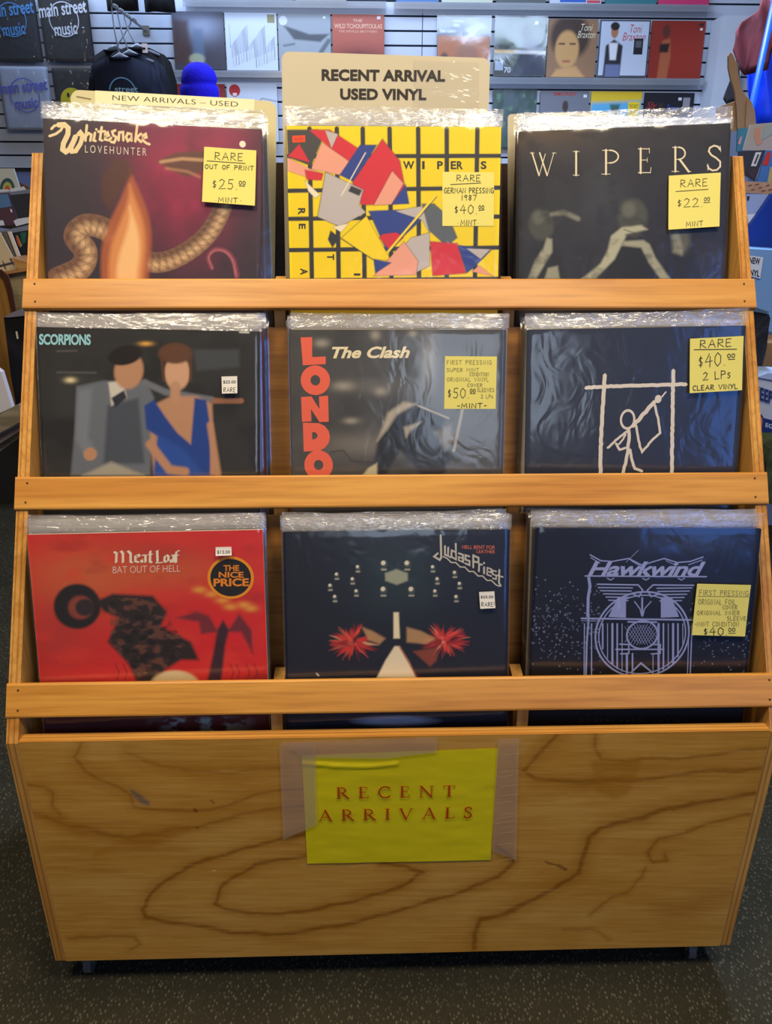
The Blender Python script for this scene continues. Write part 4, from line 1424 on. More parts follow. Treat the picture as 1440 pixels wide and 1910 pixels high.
# --- bottom centre
def rec8():
    r = Record(8, 'midnight blue record with red crystal bursts, chrome dots and angular silver title', (24, 26, 40), (30, 30, 42))
    f = r.crop(500, 920, 2.88)
    q = lambda L: [(500 + a / 2.88, 920 + b / 2.88) for a, b in L]
    p = r.p
    p.glow(740, 1090, 90, 70, (34, 46, 56), .9)
    p.poly(q([(540, 320), (860, 315), (850, 590), (550, 590)]), (34, 52, 56), 40, .6)
    # generic rows of chrome beads
    for i, (x, y) in enumerate(((370, 440), (483, 400), (622, 380), (748, 380), (886, 400), (1004, 430), (360, 560), (475, 530), (620, 520), (770, 520), (898, 530), (1012, 560), (335, 500), (455, 465), (910, 465), (1030, 490))):
        rr = (9, 8, 7, 5)[i // 4] if i < 12 else 5
        rr = 8 if x in (622, 748, 620, 770) else 5.5
        p.blob(500 + x / 2.88, 920 + y / 2.88, rr, rr, (70, 78, 80), 1, 4)
        p.blob(500 + x / 2.88 - 1, 920 + y / 2.88 - 2, rr * .6, rr * .6, (226, 216, 190), 1, 4)
        p.line([(500 + x / 2.88 - rr * .5, 920 + y / 2.88 + rr * 1.3), (500 + x / 2.88 + rr * .5, 920 + y / 2.88 + rr * 1.3)], 3, (176, 170, 150), 2)
    p.poly(q([(628, 430), (690, 408), (750, 430), (750, 470), (692, 492), (630, 470)]), (156, 160, 136), 4)
    for (ax, ay, rr, sd_) in ((455, 800, 150, 1), (945, 790, 145, 2)):
        rg = np.random.default_rng(sd_)
        for i in range(80):
            w = rg.uniform(0, 2 * math.pi)
            l0, l1 = rg.uniform(0, .3) * rr, rg.uniform(.55, 1.0) * rr
            dx, dy = math.cos(w), math.sin(w) * .72
            cx, cy = ax + dx * l0, ay + dy * l0
            ex, ey = ax + dx * l1, ay + dy * l1
            wd = rg.uniform(6, 18)
            col = ((206, 50, 44), (150, 30, 36), (232, 84, 66), (170, 84, 60), (226, 160, 120), (90, 20, 28))[int(rg.choice(6, p=[.3, .25, .2, .1, .05, .1]))]
            p.poly(q([(cx - dy * wd, cy + dx * wd), (ex, ey), (cx + dy * wd, cy - dx * wd)]), col, 2.5, .9)
    for pts in ([(505, 720), (560, 740), (630, 780), (600, 810), (540, 790)], [(745, 720), (820, 740), (900, 780), (850, 810), (745, 800)]):
        p.poly(q(pts), (196, 150, 100), 5, .8)
    p.poly(q([(780, 850), (910, 830), (905, 900), (870, 930)]), (150, 70, 50), 5, .8)
    # pale wedge and bar
    p.poly(q([(674, 640), (702, 640), (708, 780), (674, 780)]), (236, 222, 180), 3)
    p.poly(q([(680, 822), (706, 822), (760, 910), (795, 990), (585, 990), (630, 900)]), (236, 220, 184), 4)
    p.line(q([(708, 826), (800, 985)]), 3, (160, 40, 34), 3, .8)
    p.line(q([(260, 968), (272, 980)]), 2, (226, 220, 200), 1.5)
    p.blob(738, 1345, 92, 12, (170, 180, 196), .95, 2)
    fl = r.fl
    SV = (196, 190, 176)
    a0, b0 = f(700, 600), f(701, 600)
    k = abs(b0[0] - a0[0])
    def st(L, w=10):
        fl.stroke([f(*a) for a in L], w * k, SV)
    st([(927, 225), (930, 345), (922, 358), (892, 340), (912, 322)], 11)
    st([(950, 282), (950, 330), (966, 336), (968, 290)])
    st([(968, 336), (980, 346)], 8)
    st([(1008, 270), (1010, 356), (984, 340), (986, 306), (1006, 316)])
    st([(1024, 322), (1046, 330), (1048, 372)]); st([(1046, 350), (1024, 342), (1024, 360), (1046, 368)], 8)
    st([(1082, 340), (1060, 332), (1060, 356), (1082, 364), (1082, 386), (1058, 376)])
    st([(1102, 330), (1102, 400)]); st([(1102, 334), (1130, 346), (1130, 372), (1104, 366)])
    st([(1132, 420), (1134, 380), (1150, 384)]); st([(1160, 396), (1160, 432)]); st([(1160, 372), (1160, 378)])
    st([(1176, 418), (1198, 426), (1198, 406), (1178, 400), (1176, 436), (1200, 446)], 8)
    st([(1226, 420), (1206, 414), (1206, 434), (1226, 442), (1224, 462), (1206, 456)], 8)
    st([(1242, 410), (1240, 480), (1250, 498)]); st([(1228, 440), (1262, 450)], 8)
    zz = [(940, 340)]
    for i in range(12):
        zz += [(960 + i * 24, 350 + i * 12 + (10 if i % 2 else -2))]
    st(zz + [(1245, 500)], 7)
    RD = (232, 116, 84)
    put_text(fl, quadmap(f(1043, 298), f(1219, 300), f(1043, 279)), 'HELL BENT FOR', RD, .0)
    put_text(fl, quadmap(f(1120, 321), f(1219, 323), f(1120, 303)), 'LEATHER', RD, .0)
    r.finish(.36)
    r.note(q([(1130, 526), (1212, 522), (1216, 610), (1135, 614)]), texts=[price(f, 1138, 1206, 545, 561, '$25.00')] + rows(f, [('RARE!', 1142, 1212, 580, 602, 0, .0007)]), name='price_sticker', color=(226, 222, 214), lab='small white price sticker')
rec8()

# --- bottom right
def rec9():
    r = Record(9, 'midnight blue record with silver line pattern and slanted title in the bottom right bin', (22, 26, 42), (32, 34, 46))
    f = r.crop(940, 920, 2.88)
    q = lambda L: [(940 + a / 2.88, 920 + b / 2.88) for a, b in L]
    p = r.p
    p.glow(1280, 1010, 120, 24, (52, 52, 58), .7)
    p.poly([(970, 1234), (1440, 1236), (1440, 1400), (970, 1400)], (18, 18, 22), 4)
    rg = np.random.default_rng(5)
    for i in range(420):
        x, y = rg.uniform(150, 520), rg.normal(700, 140)
        if i % 3 == 0: x = rg.uniform(1000, 1320)
        if abs(y - 700 - (x - 300) * .15) > 240: continue
        p.blob(940 + x / 2.88, 920 + y / 2.88, 1.5, 1.5, (150, 160, 196), rg.uniform(.4, 1), 2)
    fl = r.fl
    SV = (150, 160, 210)
    a0, b0 = f(700, 600), f(701, 600)
    k = abs(b0[0] - a0[0])
    def st(L, w=6, c=SV):
        fl.stroke([f(*a) for a in L], w * k, c)
    put_text(fl, quadmap(f(448, 445), f(1068, 446), f(462, 366)), 'Hawkwind', (160, 168, 216), .03, .25, .95)
    st([(435, 444), (1088, 448)], 8)
    st([(462, 330), (520, 362), (580, 366), (670, 350), (740, 386)], 7); st([(740, 386), (860, 350), (930, 372), (1000, 366), (1070, 342)], 7)
    st([(465, 345), (515, 375)], 5); st([(680, 360), (730, 390)], 4); st([(870, 362), (920, 385)], 4); st([(1065, 358), (990, 384)], 5)
    st([(655, 370), (722, 306)], 3)
    for x in (572, 762, 952):
        st([(x - 18, 456), (x, 466), (x + 18, 456)], 6)
    # generic deco circle with bars
    st([(455, 452), (462, 500), (452, 560), (450, 660)], 16); st([(455, 660), (445, 800), (440, 975)], 10); st([(432, 700), (430, 975)], 6)
    st([(415, 672), (1020, 680)], 10); st([(415, 684), (520, 686)], 4)
    st([(470, 700), (470, 975)], 7); st([(1010, 700), (1000, 975)], 7); st([(992, 760), (985, 975)], 5)
    c = f(742, 760)
    fl.ellipse(c, 258 * k, 246 * k, SV, (248 * k, 236 * k), 64)
    fl.ellipse(c, 238 * k, 226 * k, SV, (231 * k, 219 * k), 64)
    fl.ellipse(f(742, 760), 88 * k, 84 * k, SV, (78 * k, 74 * k), 40)
    for i in range(-4, 5):
        st([(742 + i * 16 - 30, 700 + abs(i) * 4), (742 + i * 16 + 30, 816 - abs(i) * 4)], 2.5)
        st([(742 + i * 16 + 30, 700 + abs(i) * 4), (742 + i * 16 - 30, 816 - abs(i) * 4)], 2.5)
    for i, x in enumerate((530, 556, 582, 608, 634, 660, 690, 800, 830, 856, 882, 908, 934, 960)):
        y0 = 700
        dy = math.sqrt(max(225 ** 2 - (x - 742) ** 2, 0))
        y1 = min(760 + dy, 975)
        if 655 < x < 830: y0 = 860
        st([(x, y0), (x, y1)], (9, 5, 12)[i % 3])
    st([(500, 488), (720, 492), (745, 520), (725, 555), (690, 540)], 8); st([(1020, 494), (800, 492), (770, 520), (790, 555), (830, 540)], 8)
    for i in range(5):
        st([(505 + i * 14, 506 + i * 17), (690 - i * 6, 508 + i * 17)], 7); st([(1010 - i * 14, 508 + i * 17), (820 + i * 4, 510 + i * 17)], 7)
    fl.poly([f(*a) for a in ((610, 560), (655, 560), (655, 668), (560, 664))], SV); fl.poly([f(*a) for a in ((842, 560), (900, 560), (940, 664), (842, 668))], SV)
    st([(742, 560), (742, 650)], 10); st([(700, 580), (730, 620), (740, 660)], 6); st([(790, 580), (755, 620), (745, 660)], 6)
    st([(665, 690), (820, 692)], 9)
    st([(620, 810), (670, 812), (670, 860), (625, 862)], 8); st([(790, 812), (840, 812), (838, 860), (790, 862)], 8); st([(600, 838), (860, 838)], 8)
    st([(680, 965), (735, 912), (800, 965)], 10)
    put_text(fl, quadmap(f(405, 1230), f(985, 1230), f(405, 1213)), 'DOREMI FASOL LATIDO', (92, 92, 98), .0, 0, 1.6)
    r.finish(.36)
    LT = (96, 96, 74)
    r.note(q([(1030, 480), (1318, 487), (1282, 760), (998, 752)]), texts=
        rows(f, [('$40.', 1062, 1188, 712, 754, 0, .0011), ('00', 1194, 1230, 714, 734), ('_', 1194, 1230, 742, 742)]) +
        [(t, a, b, c, w, LT) for t, a, b, c, w in rows(f, [('FIRST PRESSING', 1042, 1304, 514, 542, 4), ('_', 1034, 1306, 547, 550), ('ORIGINAL FOIL', 1036, 1236, 562, 590, 2), ('COVER', 1166, 1244, 596, 616), ('ORIGINAL INNER', 1028, 1256, 624, 646), ('SLEEVE', 1188, 1290, 654, 674), ('-MINT CONDITION', 1014, 1250, 682, 706)], .0006)])
rec9()

# --- records standing behind the front ones, bin by bin
JCOL = [(38, 36, 40), (58, 52, 50), (90, 84, 80), (44, 50, 70), (120, 60, 44), (150, 140, 120), (30, 34, 46), (88, 50, 60), (70, 84, 96), (176, 168, 150), (52, 44, 36), (36, 48, 44)]
sleeves = [[sleeve_mesh(400 + i + 9 * t, z1=(.337, .327, .3235, .338)[t] + .0008 * (i - 3)) for i in range(5)] for t in range(4)]
WHERE = {1: 'top left', 2: 'top centre', 3: 'top right', 4: 'middle left', 5: 'middle centre', 6: 'middle right', 7: 'bottom left', 8: 'bottom centre', 9: 'bottom right'}
COUNT = {1: 6, 2: 6, 3: 5, 4: 6, 5: 5, 6: 5, 7: 8, 8: 7, 9: 7}
proto_j = {}
rs = random.Random(11)
for k in range(1, 10):
    (bx, by, bz), lean, yaw, roll, sc = FRONT[k]
    n = COUNT[k]
    zb = (.9600, .6870, .4345)[(k - 1) // 3]
    for i in range(1, n + 1):
        t = i / n
        e, u = frame(lean + ({4: 14.2, 8: 14.6}.get(k, 13.0) - lean) * t, yaw * (1 - .6 * t), roll * max(0, 1 - 2.5 * t) + rs.uniform(-.25, .25))
        x = {1: -.3475, 2: .0025, 3: .3515, 4: -.3475, 5: .0025, 6: .3515, 7: -.3475, 8: .0025, 9: .3515}[k]
        x = bx + (x - bx) * min(1, t * 1.5) + rs.uniform(-.0025, .0025)
        y = by + .0022 + i * (.0090 if k == 3 else .0078 if k < 4 else .0074 if k < 7 else .0078)
        root = empty('vinyl_record', (x, y, zb + .002), rotm(e, u))
        tag(root, 'sleeved record standing behind the front record in the %s bin' % WHERE[k], 'record', 'records behind the front of the %s bin' % WHERE[k])
        ci = rs.randrange(len(JCOL))
        if k == 4 and i == 1: ci = 4
        if ci not in proto_j:
            proto_j[ci] = jacket_box('jacket', ink(JCOL[ci]), root, side=ink(tuple(int(q * .7 + 40) for q in JCOL[ci])))
        else:
            j = proto_j[ci].copy()
            COL.objects.link(j)
            j.parent = root
        tall = (k >= 7 and i <= 3) or (k == 4 and i <= 4) or (k in (5, 6) and i <= 1)
        link('plastic_sleeve', sleeves[3 if tall else (k - 1) // 3][rs.randrange(5)], root)

# --- divider cards
def card(label, corners, Y, rad, stripq, texts, tilt=12):
    P = [at(x, y, Y) for x, y in corners]
    B = (P[2] + P[3]) / 2
    e = (P[2] - P[3]).normalized()
    u = Vector((0, math.sin(R_(tilt)), math.cos(R_(tilt))))
    u = (u - e * u.dot(e)).normalized()
    B = Vector((B.x, B.y, B.z))
    root = empty('divider_card', B, rotm(e, u))
    tag(root, label, 'divider card')
    bd = Board(root, B, e, u)
    c = [bd.loc(*q) for q in corners]
    wl, wr, top = c[0][0], c[1][0], c[0][1]
    out = []
    # body runs down into the bin
    zb = -.26
    out += [(c[3][0], 0, zb), (c[2][0], 0, zb)]
    def rnd(p, dx):
        return [(p[0] + dx * rad * (1 - math.cos(a)) , 0, p[1] - rad * (1 - math.sin(a))) for a in np.linspace(0, math.pi / 2, 7)]
    r_ = rnd((c[1][0], c[1][1]), -1)
    l_ = rnd((c[0][0], c[0][1]), 1)[::-1]
    out += r_ + l_
    mb = MB()
    mb.prism(out, (0, .0012, 0), mat('card_cream', (194, 186, 146) if stripq else (216, 200, 158), .45, spec=.4) if stripq else mat('card_beige', (182, 174, 152), .4, spec=.4))
    mb.build('card', root)
    fl = Flat()
    fl.y = -.0006
    if stripq:
        fl.poly([bd.loc(*q) for q in stripq], (226, 216, 176))
        fl.stroke([bd.loc(143, 180), bd.loc(170, 185)], .0012, (120, 104, 60))
    for t, a, b, c_, bold, space in texts:
        put_text(fl, quadmap(bd.loc(*a), bd.loc(*b), bd.loc(*c_)), t, (30, 24, 22), bold, 0, space)
    if fl.mb.v:
        fl.mb.build('lettering', root)
    return root, bd
card('cream divider card with a typed strip reading new arrivals, behind the top left records', [(131, 167), (516, 189), (516, 225), (131, 205)], 1.335, .014, [(177.5, 169), (475, 185.5), (474.5, 208), (177.5, 192.5)],
     [('NEW ARRIVALS – USED', (210, 187), (444, 199.5), (210, 177.5), -.005, 1.05)])
r2, b2 = card('tall beige divider card with bold black printing, behind the top centre records', [(525, 96), (914, 108), (910, 225), (525, 222)], 1.338, .012, None,
     [('RECENT ARRIVAL', (600, 150.5), (830, 152.5), (600, 129), .038, 1.02), ('USED VINYL', (634.5, 186), (795, 187), (634.5, 165), .038, 1.02)])
mb = MB()
P = [b2.loc(*q) for q in ((770, 112), (893, 116), (893, 212), (770, 212))]
mb.prism([(q[0], -.0012, q[1]) for q in P], (0, .0003, 0), clear_plastic('card_tape', .01, .1, (30, .5, .003), stretch=(1, 1, 2.2), ior=1.3))
mb.build('tape', r2)
card('plain cream divider card tab rising behind the top right records', [(947, 213), (1135, 208), (1135, 250), (947, 255)], 1.352, .006, None, [])
# ------------------------------------------------------------------ records and shirts on the slat wall
YW = 5.335
WALLFILM = clear_plastic('wall_record_film', .02, .12, (10, .3, .006), stretch=(1, 1, .7))
def wall_item(px0, px1, py0, py1, Y, label, name='wall_record', cat='record', group='records displayed on the slat wall', base=(120, 120, 120), N=72, lean=5, art=None, mat_=None, film=False, texts=(), depth=.006, part='jacket'):
    """a flat sleeve standing on the wall display; outline given by where its edges are seen"""
    a, b = at((px0 + px1) / 2, py1, Y), at((px0 + px1) / 2, py0, Y)
    w = (at(px1, (py0 + py1) / 2, Y) - at(px0, (py0 + py1) / 2, Y)).x
    h = (b - a).length
    B = Vector((a.x, a.y - math.sin(R_(lean)) * h - .008, a.z))
    e, u = frame(lean, 0, 0)
    root = empty(name, B, rotm(e, u))
    tag(root, label, cat, group)
    mb = MB()
    mb.box((0, depth / 2, h / 2), (w, depth, h), ink(tuple(int(q * .8) for q in base)))
    j = mb.build(part, root)
    x = np.linspace(-w / 2 + .001, w / 2 - .001, N)
    z = np.linspace(.001, h - .001, N)
    X, Z = np.meshgrid(x, z)
    p = Paint((X.ravel() + w / 2) / w * 100, (h - Z.ravel()) / h * 100, base)
    if art: art(p)
    P = np.stack([X.ravel(), np.full(X.size, -.0006), Z.ravel()], 1)
    link('cover_art', grid_mesh('cover_art', P, N, N, printed('printed_art_42', .42, .35), p.c, smooth=False), j)
    fl = Flat()
    fl.y = -.0012
    for t in texts:
        txt, u0, v0, u1, v1, col = t[:6]
        bold = t[6] if len(t) > 6 else 0
        sh = t[7] if len(t) > 7 else 0
        if txt == 'o':
            fl.ellipse(((u0 / 100 - .5) * w, (1 - v0 / 100) * h), u1 / 100 * w, u1 / 100 * w, col, (v1 / 100 * w, v1 / 100 * w) if v1 else None)
        elif txt == '#':
            fl.poly([((s / 100 - .5) * w, (1 - q / 100) * h) for s, q in ((u0, v0), (u1, v0), (u1, v1), (u0, v1))], col)
        else:
            f = lambda s, q: ((s / 100 - .5) * w, (1 - q / 100) * h)
            put_text(fl, quadmap(f(u0, v1), f(u1, v1), f(u0, v0)), txt, col, bold, sh)
    if fl.mb.v:
        fl.mb.build('lettering', j)
    if film:
        n2 = 16
        X, Z = np.meshgrid(np.linspace(-w / 2 - .004, w / 2 + .004, n2), np.linspace(-.002, h + .008, n2))
        Yf = -.004 - .005 * fbm(X * 7 + px0, Z * 7, 3, 2)
        link('plastic_wrap', grid_mesh('plastic_wrap', np.stack([X.ravel(), Yf.ravel(), Z.ravel()], 1), n2, n2, WALLFILM), root)
    return root

SK = (176, 116, 80)
def a1(p):
    p.glow(55, 25, 40, 26, (150, 160, 186), .9); p.poly([(0, 15), (30, 15), (34, 90), (0, 90)], (76, 48, 44), 10, .8); p.poly([(40, 30), (58, 30), (60, 95), (36, 95)], (96, 120, 150), 8, .7); p.blob(44, 82, 18, 12, (176, 180, 150), .8, 3)
def a2(p):
    for i in range(34):
        x = 8 + i * 2.6; p.line([(x, 20 + (i * 37) % 40), (x + .4, 60 + (i * 53) % 36)], .9, (50, 54, 70), .9, .8)
def a3(p):
    p.poly([(10, 20), (60, 35), (98, 34), (80, 48), (30, 44)], (56, 62, 70), 4, .9); p.line([(10, 55), (30, 52)], 3, (70, 76, 84), 3, .8); p.line([(70, 80), (96, 46)], 8, (70, 76, 84), 4, .8)
def a4(p):
    p.glow(50, 75, 60, 20, (96, 34, 36), .9); p.blob(12, 78, 8, 8, (226, 170, 60), .9, 2); p.blob(50, 72, 9, 14, (120, 50, 40), .8, 3)
def a5(p):
    p.poly([(0, 32), (100, 32), (100, 100), (0, 100)], (186, 110, 66), 4); p.glow(65, 22, 26, 14, (226, 236, 250), .9); p.blob(14, 78, 11, 20, (80, 50, 40), .9, 3); p.blob(56, 70, 26, 30, (160, 106, 80), .9, 3)  # pale glow near the top is glare put into the cover colours
def a6(p):
    p.blob(60, 24, 10, 14, (44, 30, 28), 1, 4); p.poly([(56, 40), (72, 34), (96, 50), (100, 100), (30, 100), (46, 70)], (24, 30, 60), 5); p.poly([(0, 44), (30, 46), (34, 100), (0, 100)], (30, 26, 28), 6, .9); p.line([(0, 57), (100, 59)], 6, (206, 160, 80), 2, .9); p.poly([(40, 55), (100, 57), (100, 62), (40, 61)], (206, 210, 220), 2, .9)
def a7(p):
    p.blob(45, 30, 46, 44, (66, 44, 34), 1, 4); p.blob(40, 52, 27, 36, (206, 156, 96), 1, 5); p.poly([(20, 86), (60, 80), (80, 100), (10, 100)], (206, 156, 100), 6); p.line([(24, 42), (34, 42)], 3, (70, 44, 34), 2); p.line([(46, 42), (56, 42)], 3, (70, 44, 34), 2); p.line([(34, 72), (46, 72)], 4, (170, 92, 76), 3)
def person(p, hair, top, cx=30, skin=SK, low=(110, 120, 160)):
    p.poly([(cx - 18, 100), (cx - 16, 45), (cx, 34), (cx + 18, 45), (cx + 16, 100)], top, 3); p.poly([(cx - 14, 78), (cx + 15, 78), (cx + 15, 100), (cx - 14, 100)], low, 3); p.blob(cx, 20, 8, 13, skin, 1, 5); p.blob(cx, 11, 10, 8, hair, 1, 5)
def a8(p):
    for L in ([(1, 1), (99, 1)], [(99, 1), (99, 99)], [(99, 99), (1, 99)], [(1, 99), (1, 1)]): p.line(L, 2.4, (34, 34, 44), 1)
    person(p, (30, 26, 28), (40, 40, 48)); p.poly([(20, 40), (38, 40), (36, 70), (24, 70)], (226, 226, 232), 3)
def a9(p):
    p.glow(70, 60, 50, 50, (170, 60, 44), .7); p.poly([(18, 100), (20, 60), (22, 34), (36, 30), (40, 60), (36, 100)], (176, 96, 62), 4); p.blob(28, 18, 8, 13, (96, 50, 40), 1, 4); p.poly([(18, 40), (36, 38), (34, 54), (18, 54)], (50, 34, 34), 3)
RA, RB = (24, 141), (166, 262)
wr = lambda *a, **k: wall_item(*a, **k)
WHT = (226, 230, 236)
wr(329, 424, 22, 131, YW, 'dim brown and blue record in shiny wrap on the wall above the blue beanie', base=(66, 62, 76), art=a1, film=True)
wr(425, 521, 24, 133, YW, 'white record with thin black vertical drips on the slat wall', base=(206, 214, 230), art=a2, film=True, texts=[('#', 82, 3, 96, 17, (150, 140, 100))])
wr(522, 619, 26, 135, YW, 'grey record with a sketchy dark landscape on the slat wall', base=(150, 156, 164), art=a3, texts=[('o', 10, 12, 8, 0, (206, 210, 224)), ('#', 86, 4, 91, 8, (230, 230, 234))])
wr(621, 717, 27, 137, YW, 'rusty red record with small tan title on the wall left of the bare slats', base=(176, 84, 66), art=a4, texts=[('THE', 40, 8, 58, 13, (226, 176, 150), .02), ('WILD TCHOUPITOULAS', 4, 16, 96, 24, (226, 176, 150), .02), ('THE NEVILLE BROTHERS', 12, 27, 86, 31, (226, 176, 150)), ('#', 86, 3, 93, 8, (226, 220, 220))])
wr(813, 911, 32, 141, YW, 'orange and grey record with a white glare on the wall right of the bare slats', base=(96, 104, 122), art=a5, film=True, texts=[('STAN', 30, 5, 48, 10, (206, 212, 224), .02), ('GETZ', 30, 12, 48, 17, (206, 212, 224), .02), ('THE GREAT', 4, 22, 36, 27, (226, 230, 240), .02)])
wr(918, 1014, 33, 144, YW, 'dark green record showing a musician in a navy suit on the slat wall', base=(84, 98, 84), art=a6, film=True, texts=[('#', 2, 74, 18, 90, (170, 180, 200)), ('70', 20, 84, 33, 94, (206, 212, 226), .02), ('#', 76, 6, 82, 12, (220, 226, 230))])
wr(1015, 1106, 36, 146, YW, 'record filled by a tan face with curly brown hair on the slat wall', base=(150, 112, 80), art=a7, texts=[('Toni', 66, 8, 90, 20, (236, 226, 196), -.005, .3), ('Braxton', 60, 20, 96, 32, (236, 226, 196), -.005, .3)])
wr(1109, 1202, 38, 145, YW, 'white record with a black jacketed figure and red script on the slat wall', base=(196, 204, 222), art=a8, texts=[('Toni', 60, 8, 84, 22, (190, 60, 60), -.005, .3), ('Braxton', 46, 22, 92, 36, (190, 60, 60), -.005, .3), ('#', 70, 32, 88, 60, (30, 30, 36)), ('#', 73, 36, 85, 48, (90, 90, 96))])
wr(1203, 1302, 40, 149, YW, 'deep red record with a standing figure, last at the right of the slat wall', base=(140, 46, 36), art=a9, texts=[('#', 88, 4, 96, 9, (60, 40, 40)), ('#', 90, 12, 95, 16, (220, 220, 224))])
def b4(p): p.poly([(0, 40), (100, 70), (100, 100), (0, 100)], (36, 32, 36), 5); p.line([(40, 60), (80, 10)], 16, (206, 150, 130), 5)
def b5(p): p.line([(50, 40), (70, 25), (98, 30)], 1.6, (120, 124, 136), 1.6); p.blob(60, 60, 30, 18, (226, 190, 170), .7, 2)
def b7(p): p.noise((40, 70, 60), 16, 24, .4, .6, .9, 4); p.noise((96, 140, 110), 14, 10, .62, .74, .8, 8)
def b8(p): p.blob(52, 26, 7, 11, (70, 50, 46), 1, 4); p.poly([(36, 70), (40, 42), (52, 36), (64, 44), (66, 100), (34, 100)], (30, 30, 36), 4)
def b9(p): p.poly([(0, 20), (100, 16), (100, 100), (0, 100)], (96, 176, 220), 8); p.blob(45, 60, 44, 26, (226, 232, 240), 1, 3); p.poly([(38, 22), (58, 22), (54, 40), (42, 40)], (60, 90, 60), 5, .9)
def b10(p): p.blob(34, 40, 9, 26, (90, 60, 50), .7, 2)
wr(330, 427, 157, 264, YW, 'red and black record with a pale arm behind the blue beanie', base=(150, 50, 54), art=b4)
wr(429, 522, 156, 265, YW, 'white record with a round red sticker above the cream divider card', base=(206, 212, 226), art=b5, texts=[('o', 16, 12, 11, 0, (190, 50, 54)), ('#', 12, 16, 20, 21, (230, 220, 220))])
wr(914, 995, 167, 275, YW, 'murky green leafy record beside the tall beige card', base=(70, 90, 96), art=b7, film=True)
wr(1000, 1090, 170, 278, YW, 'grey record with a small dark standing figure, second row of the wall', base=(116, 118, 128), art=b8, texts=[('SMOKEY', 26, 2, 74, 8, (190, 60, 50), .02), ('#', 88, 6, 95, 11, (226, 226, 230))])
wr(1092, 1186, 171, 279, YW, 'yellow and sky blue cloud record on the slat wall', base=(226, 190, 40), art=b9, texts=[('#', 74, 18, 96, 64, (240, 206, 40)), ('THE BEST', 76, 22, 94, 28, (90, 80, 30)), ('OF THE', 77, 32, 93, 38, (90, 80, 30))])
wr(1189, 1281, 174, 281, YW, 'black record with red and blue script titles, second row of the wall', base=(34, 34, 42), art=b10, texts=[('Sly', 6, 16, 26, 30, (190, 50, 50), -.005, .3), ('Stone', 46, 20, 70, 32, (60, 90, 190), -.005, .3), ('#', 78, 8, 92, 34, (150, 146, 150)), ('#', 68, 8, 75, 13, (220, 220, 226))])
top_items = [(352, 449, (120, 118, 122), 'grey brown record cut off by the top of the view, left end'), (452, 548, (104, 100, 106), 'dark grey record cut off by the top of the view'), (551, 647, (140, 132, 130), 'pale brown record cut off by the top of the view'),
             (738, 818, (70, 110, 170), 'blue record cut off by the top of the view'), (822, 918, (196, 200, 180), 'pale cream record cut off by the top of the view'), (923, 1016, (84, 90, 92), 'dark slate record cut off by the top of the view'),
             (1022, 1119, (196, 206, 220), 'white record with blue and red edge lettering at the top of the view'), (1125, 1221, (60, 120, 130), 'teal record cut off by the top of the view'), (1223, 1318, (206, 60, 110), 'hot pink record cut off by the top of the view')]
for i, (x0, x1, c, lab) in enumerate(top_items):
    yb = 2 + (x0 - 350) * .0115
    tx = [('#', 20, 92, 70, 97, (60, 100, 190)), ('#', 72, 93, 98, 98, (206, 80, 90))] if i == 6 else ()
    wr(x0, x1, yb - 104, yb, YW, lab, base=c, N=12, texts=tx)

# clear ledges that carry the wall records
acr = clear_plastic('ledge_acrylic', .35, .2, (6, .1, .002), hazecol=(.55, .58, .64))
for px0, px1, py, lab in ((327, 620, 136, 'clear acrylic ledge under the upper left wall records'), (812, 1305, 149.5, 'clear acrylic ledge under the upper right wall records'), (345, 720, 7, 'clear acrylic ledge at the top of the view, left'), (735, 1322, 13, 'clear acrylic ledge at the top of the view, right')):
    a, b = at(px0, py - (px1 - px0) * .007, YW), at(px1, py + (px1 - px0) * .0, YW)
    zc = (a.z + b.z) / 2
    cx, w = (a.x + b.x) / 2, b.x - a.x
    root = empty('display_ledge', (cx, YW, zc - .03))
    tag(root, lab, 'display ledge', 'acrylic ledges on the slat wall')
    MB().box((0, -.035, .028), (w, .07, .004), acr).build('shelf', root)
    MB().box((0, -.071, .012), (w, .004, .035), acr).build('lip', root)
    MB().box((0, .01, .01), (w, .004, .05), acr).build('back_flange', root)

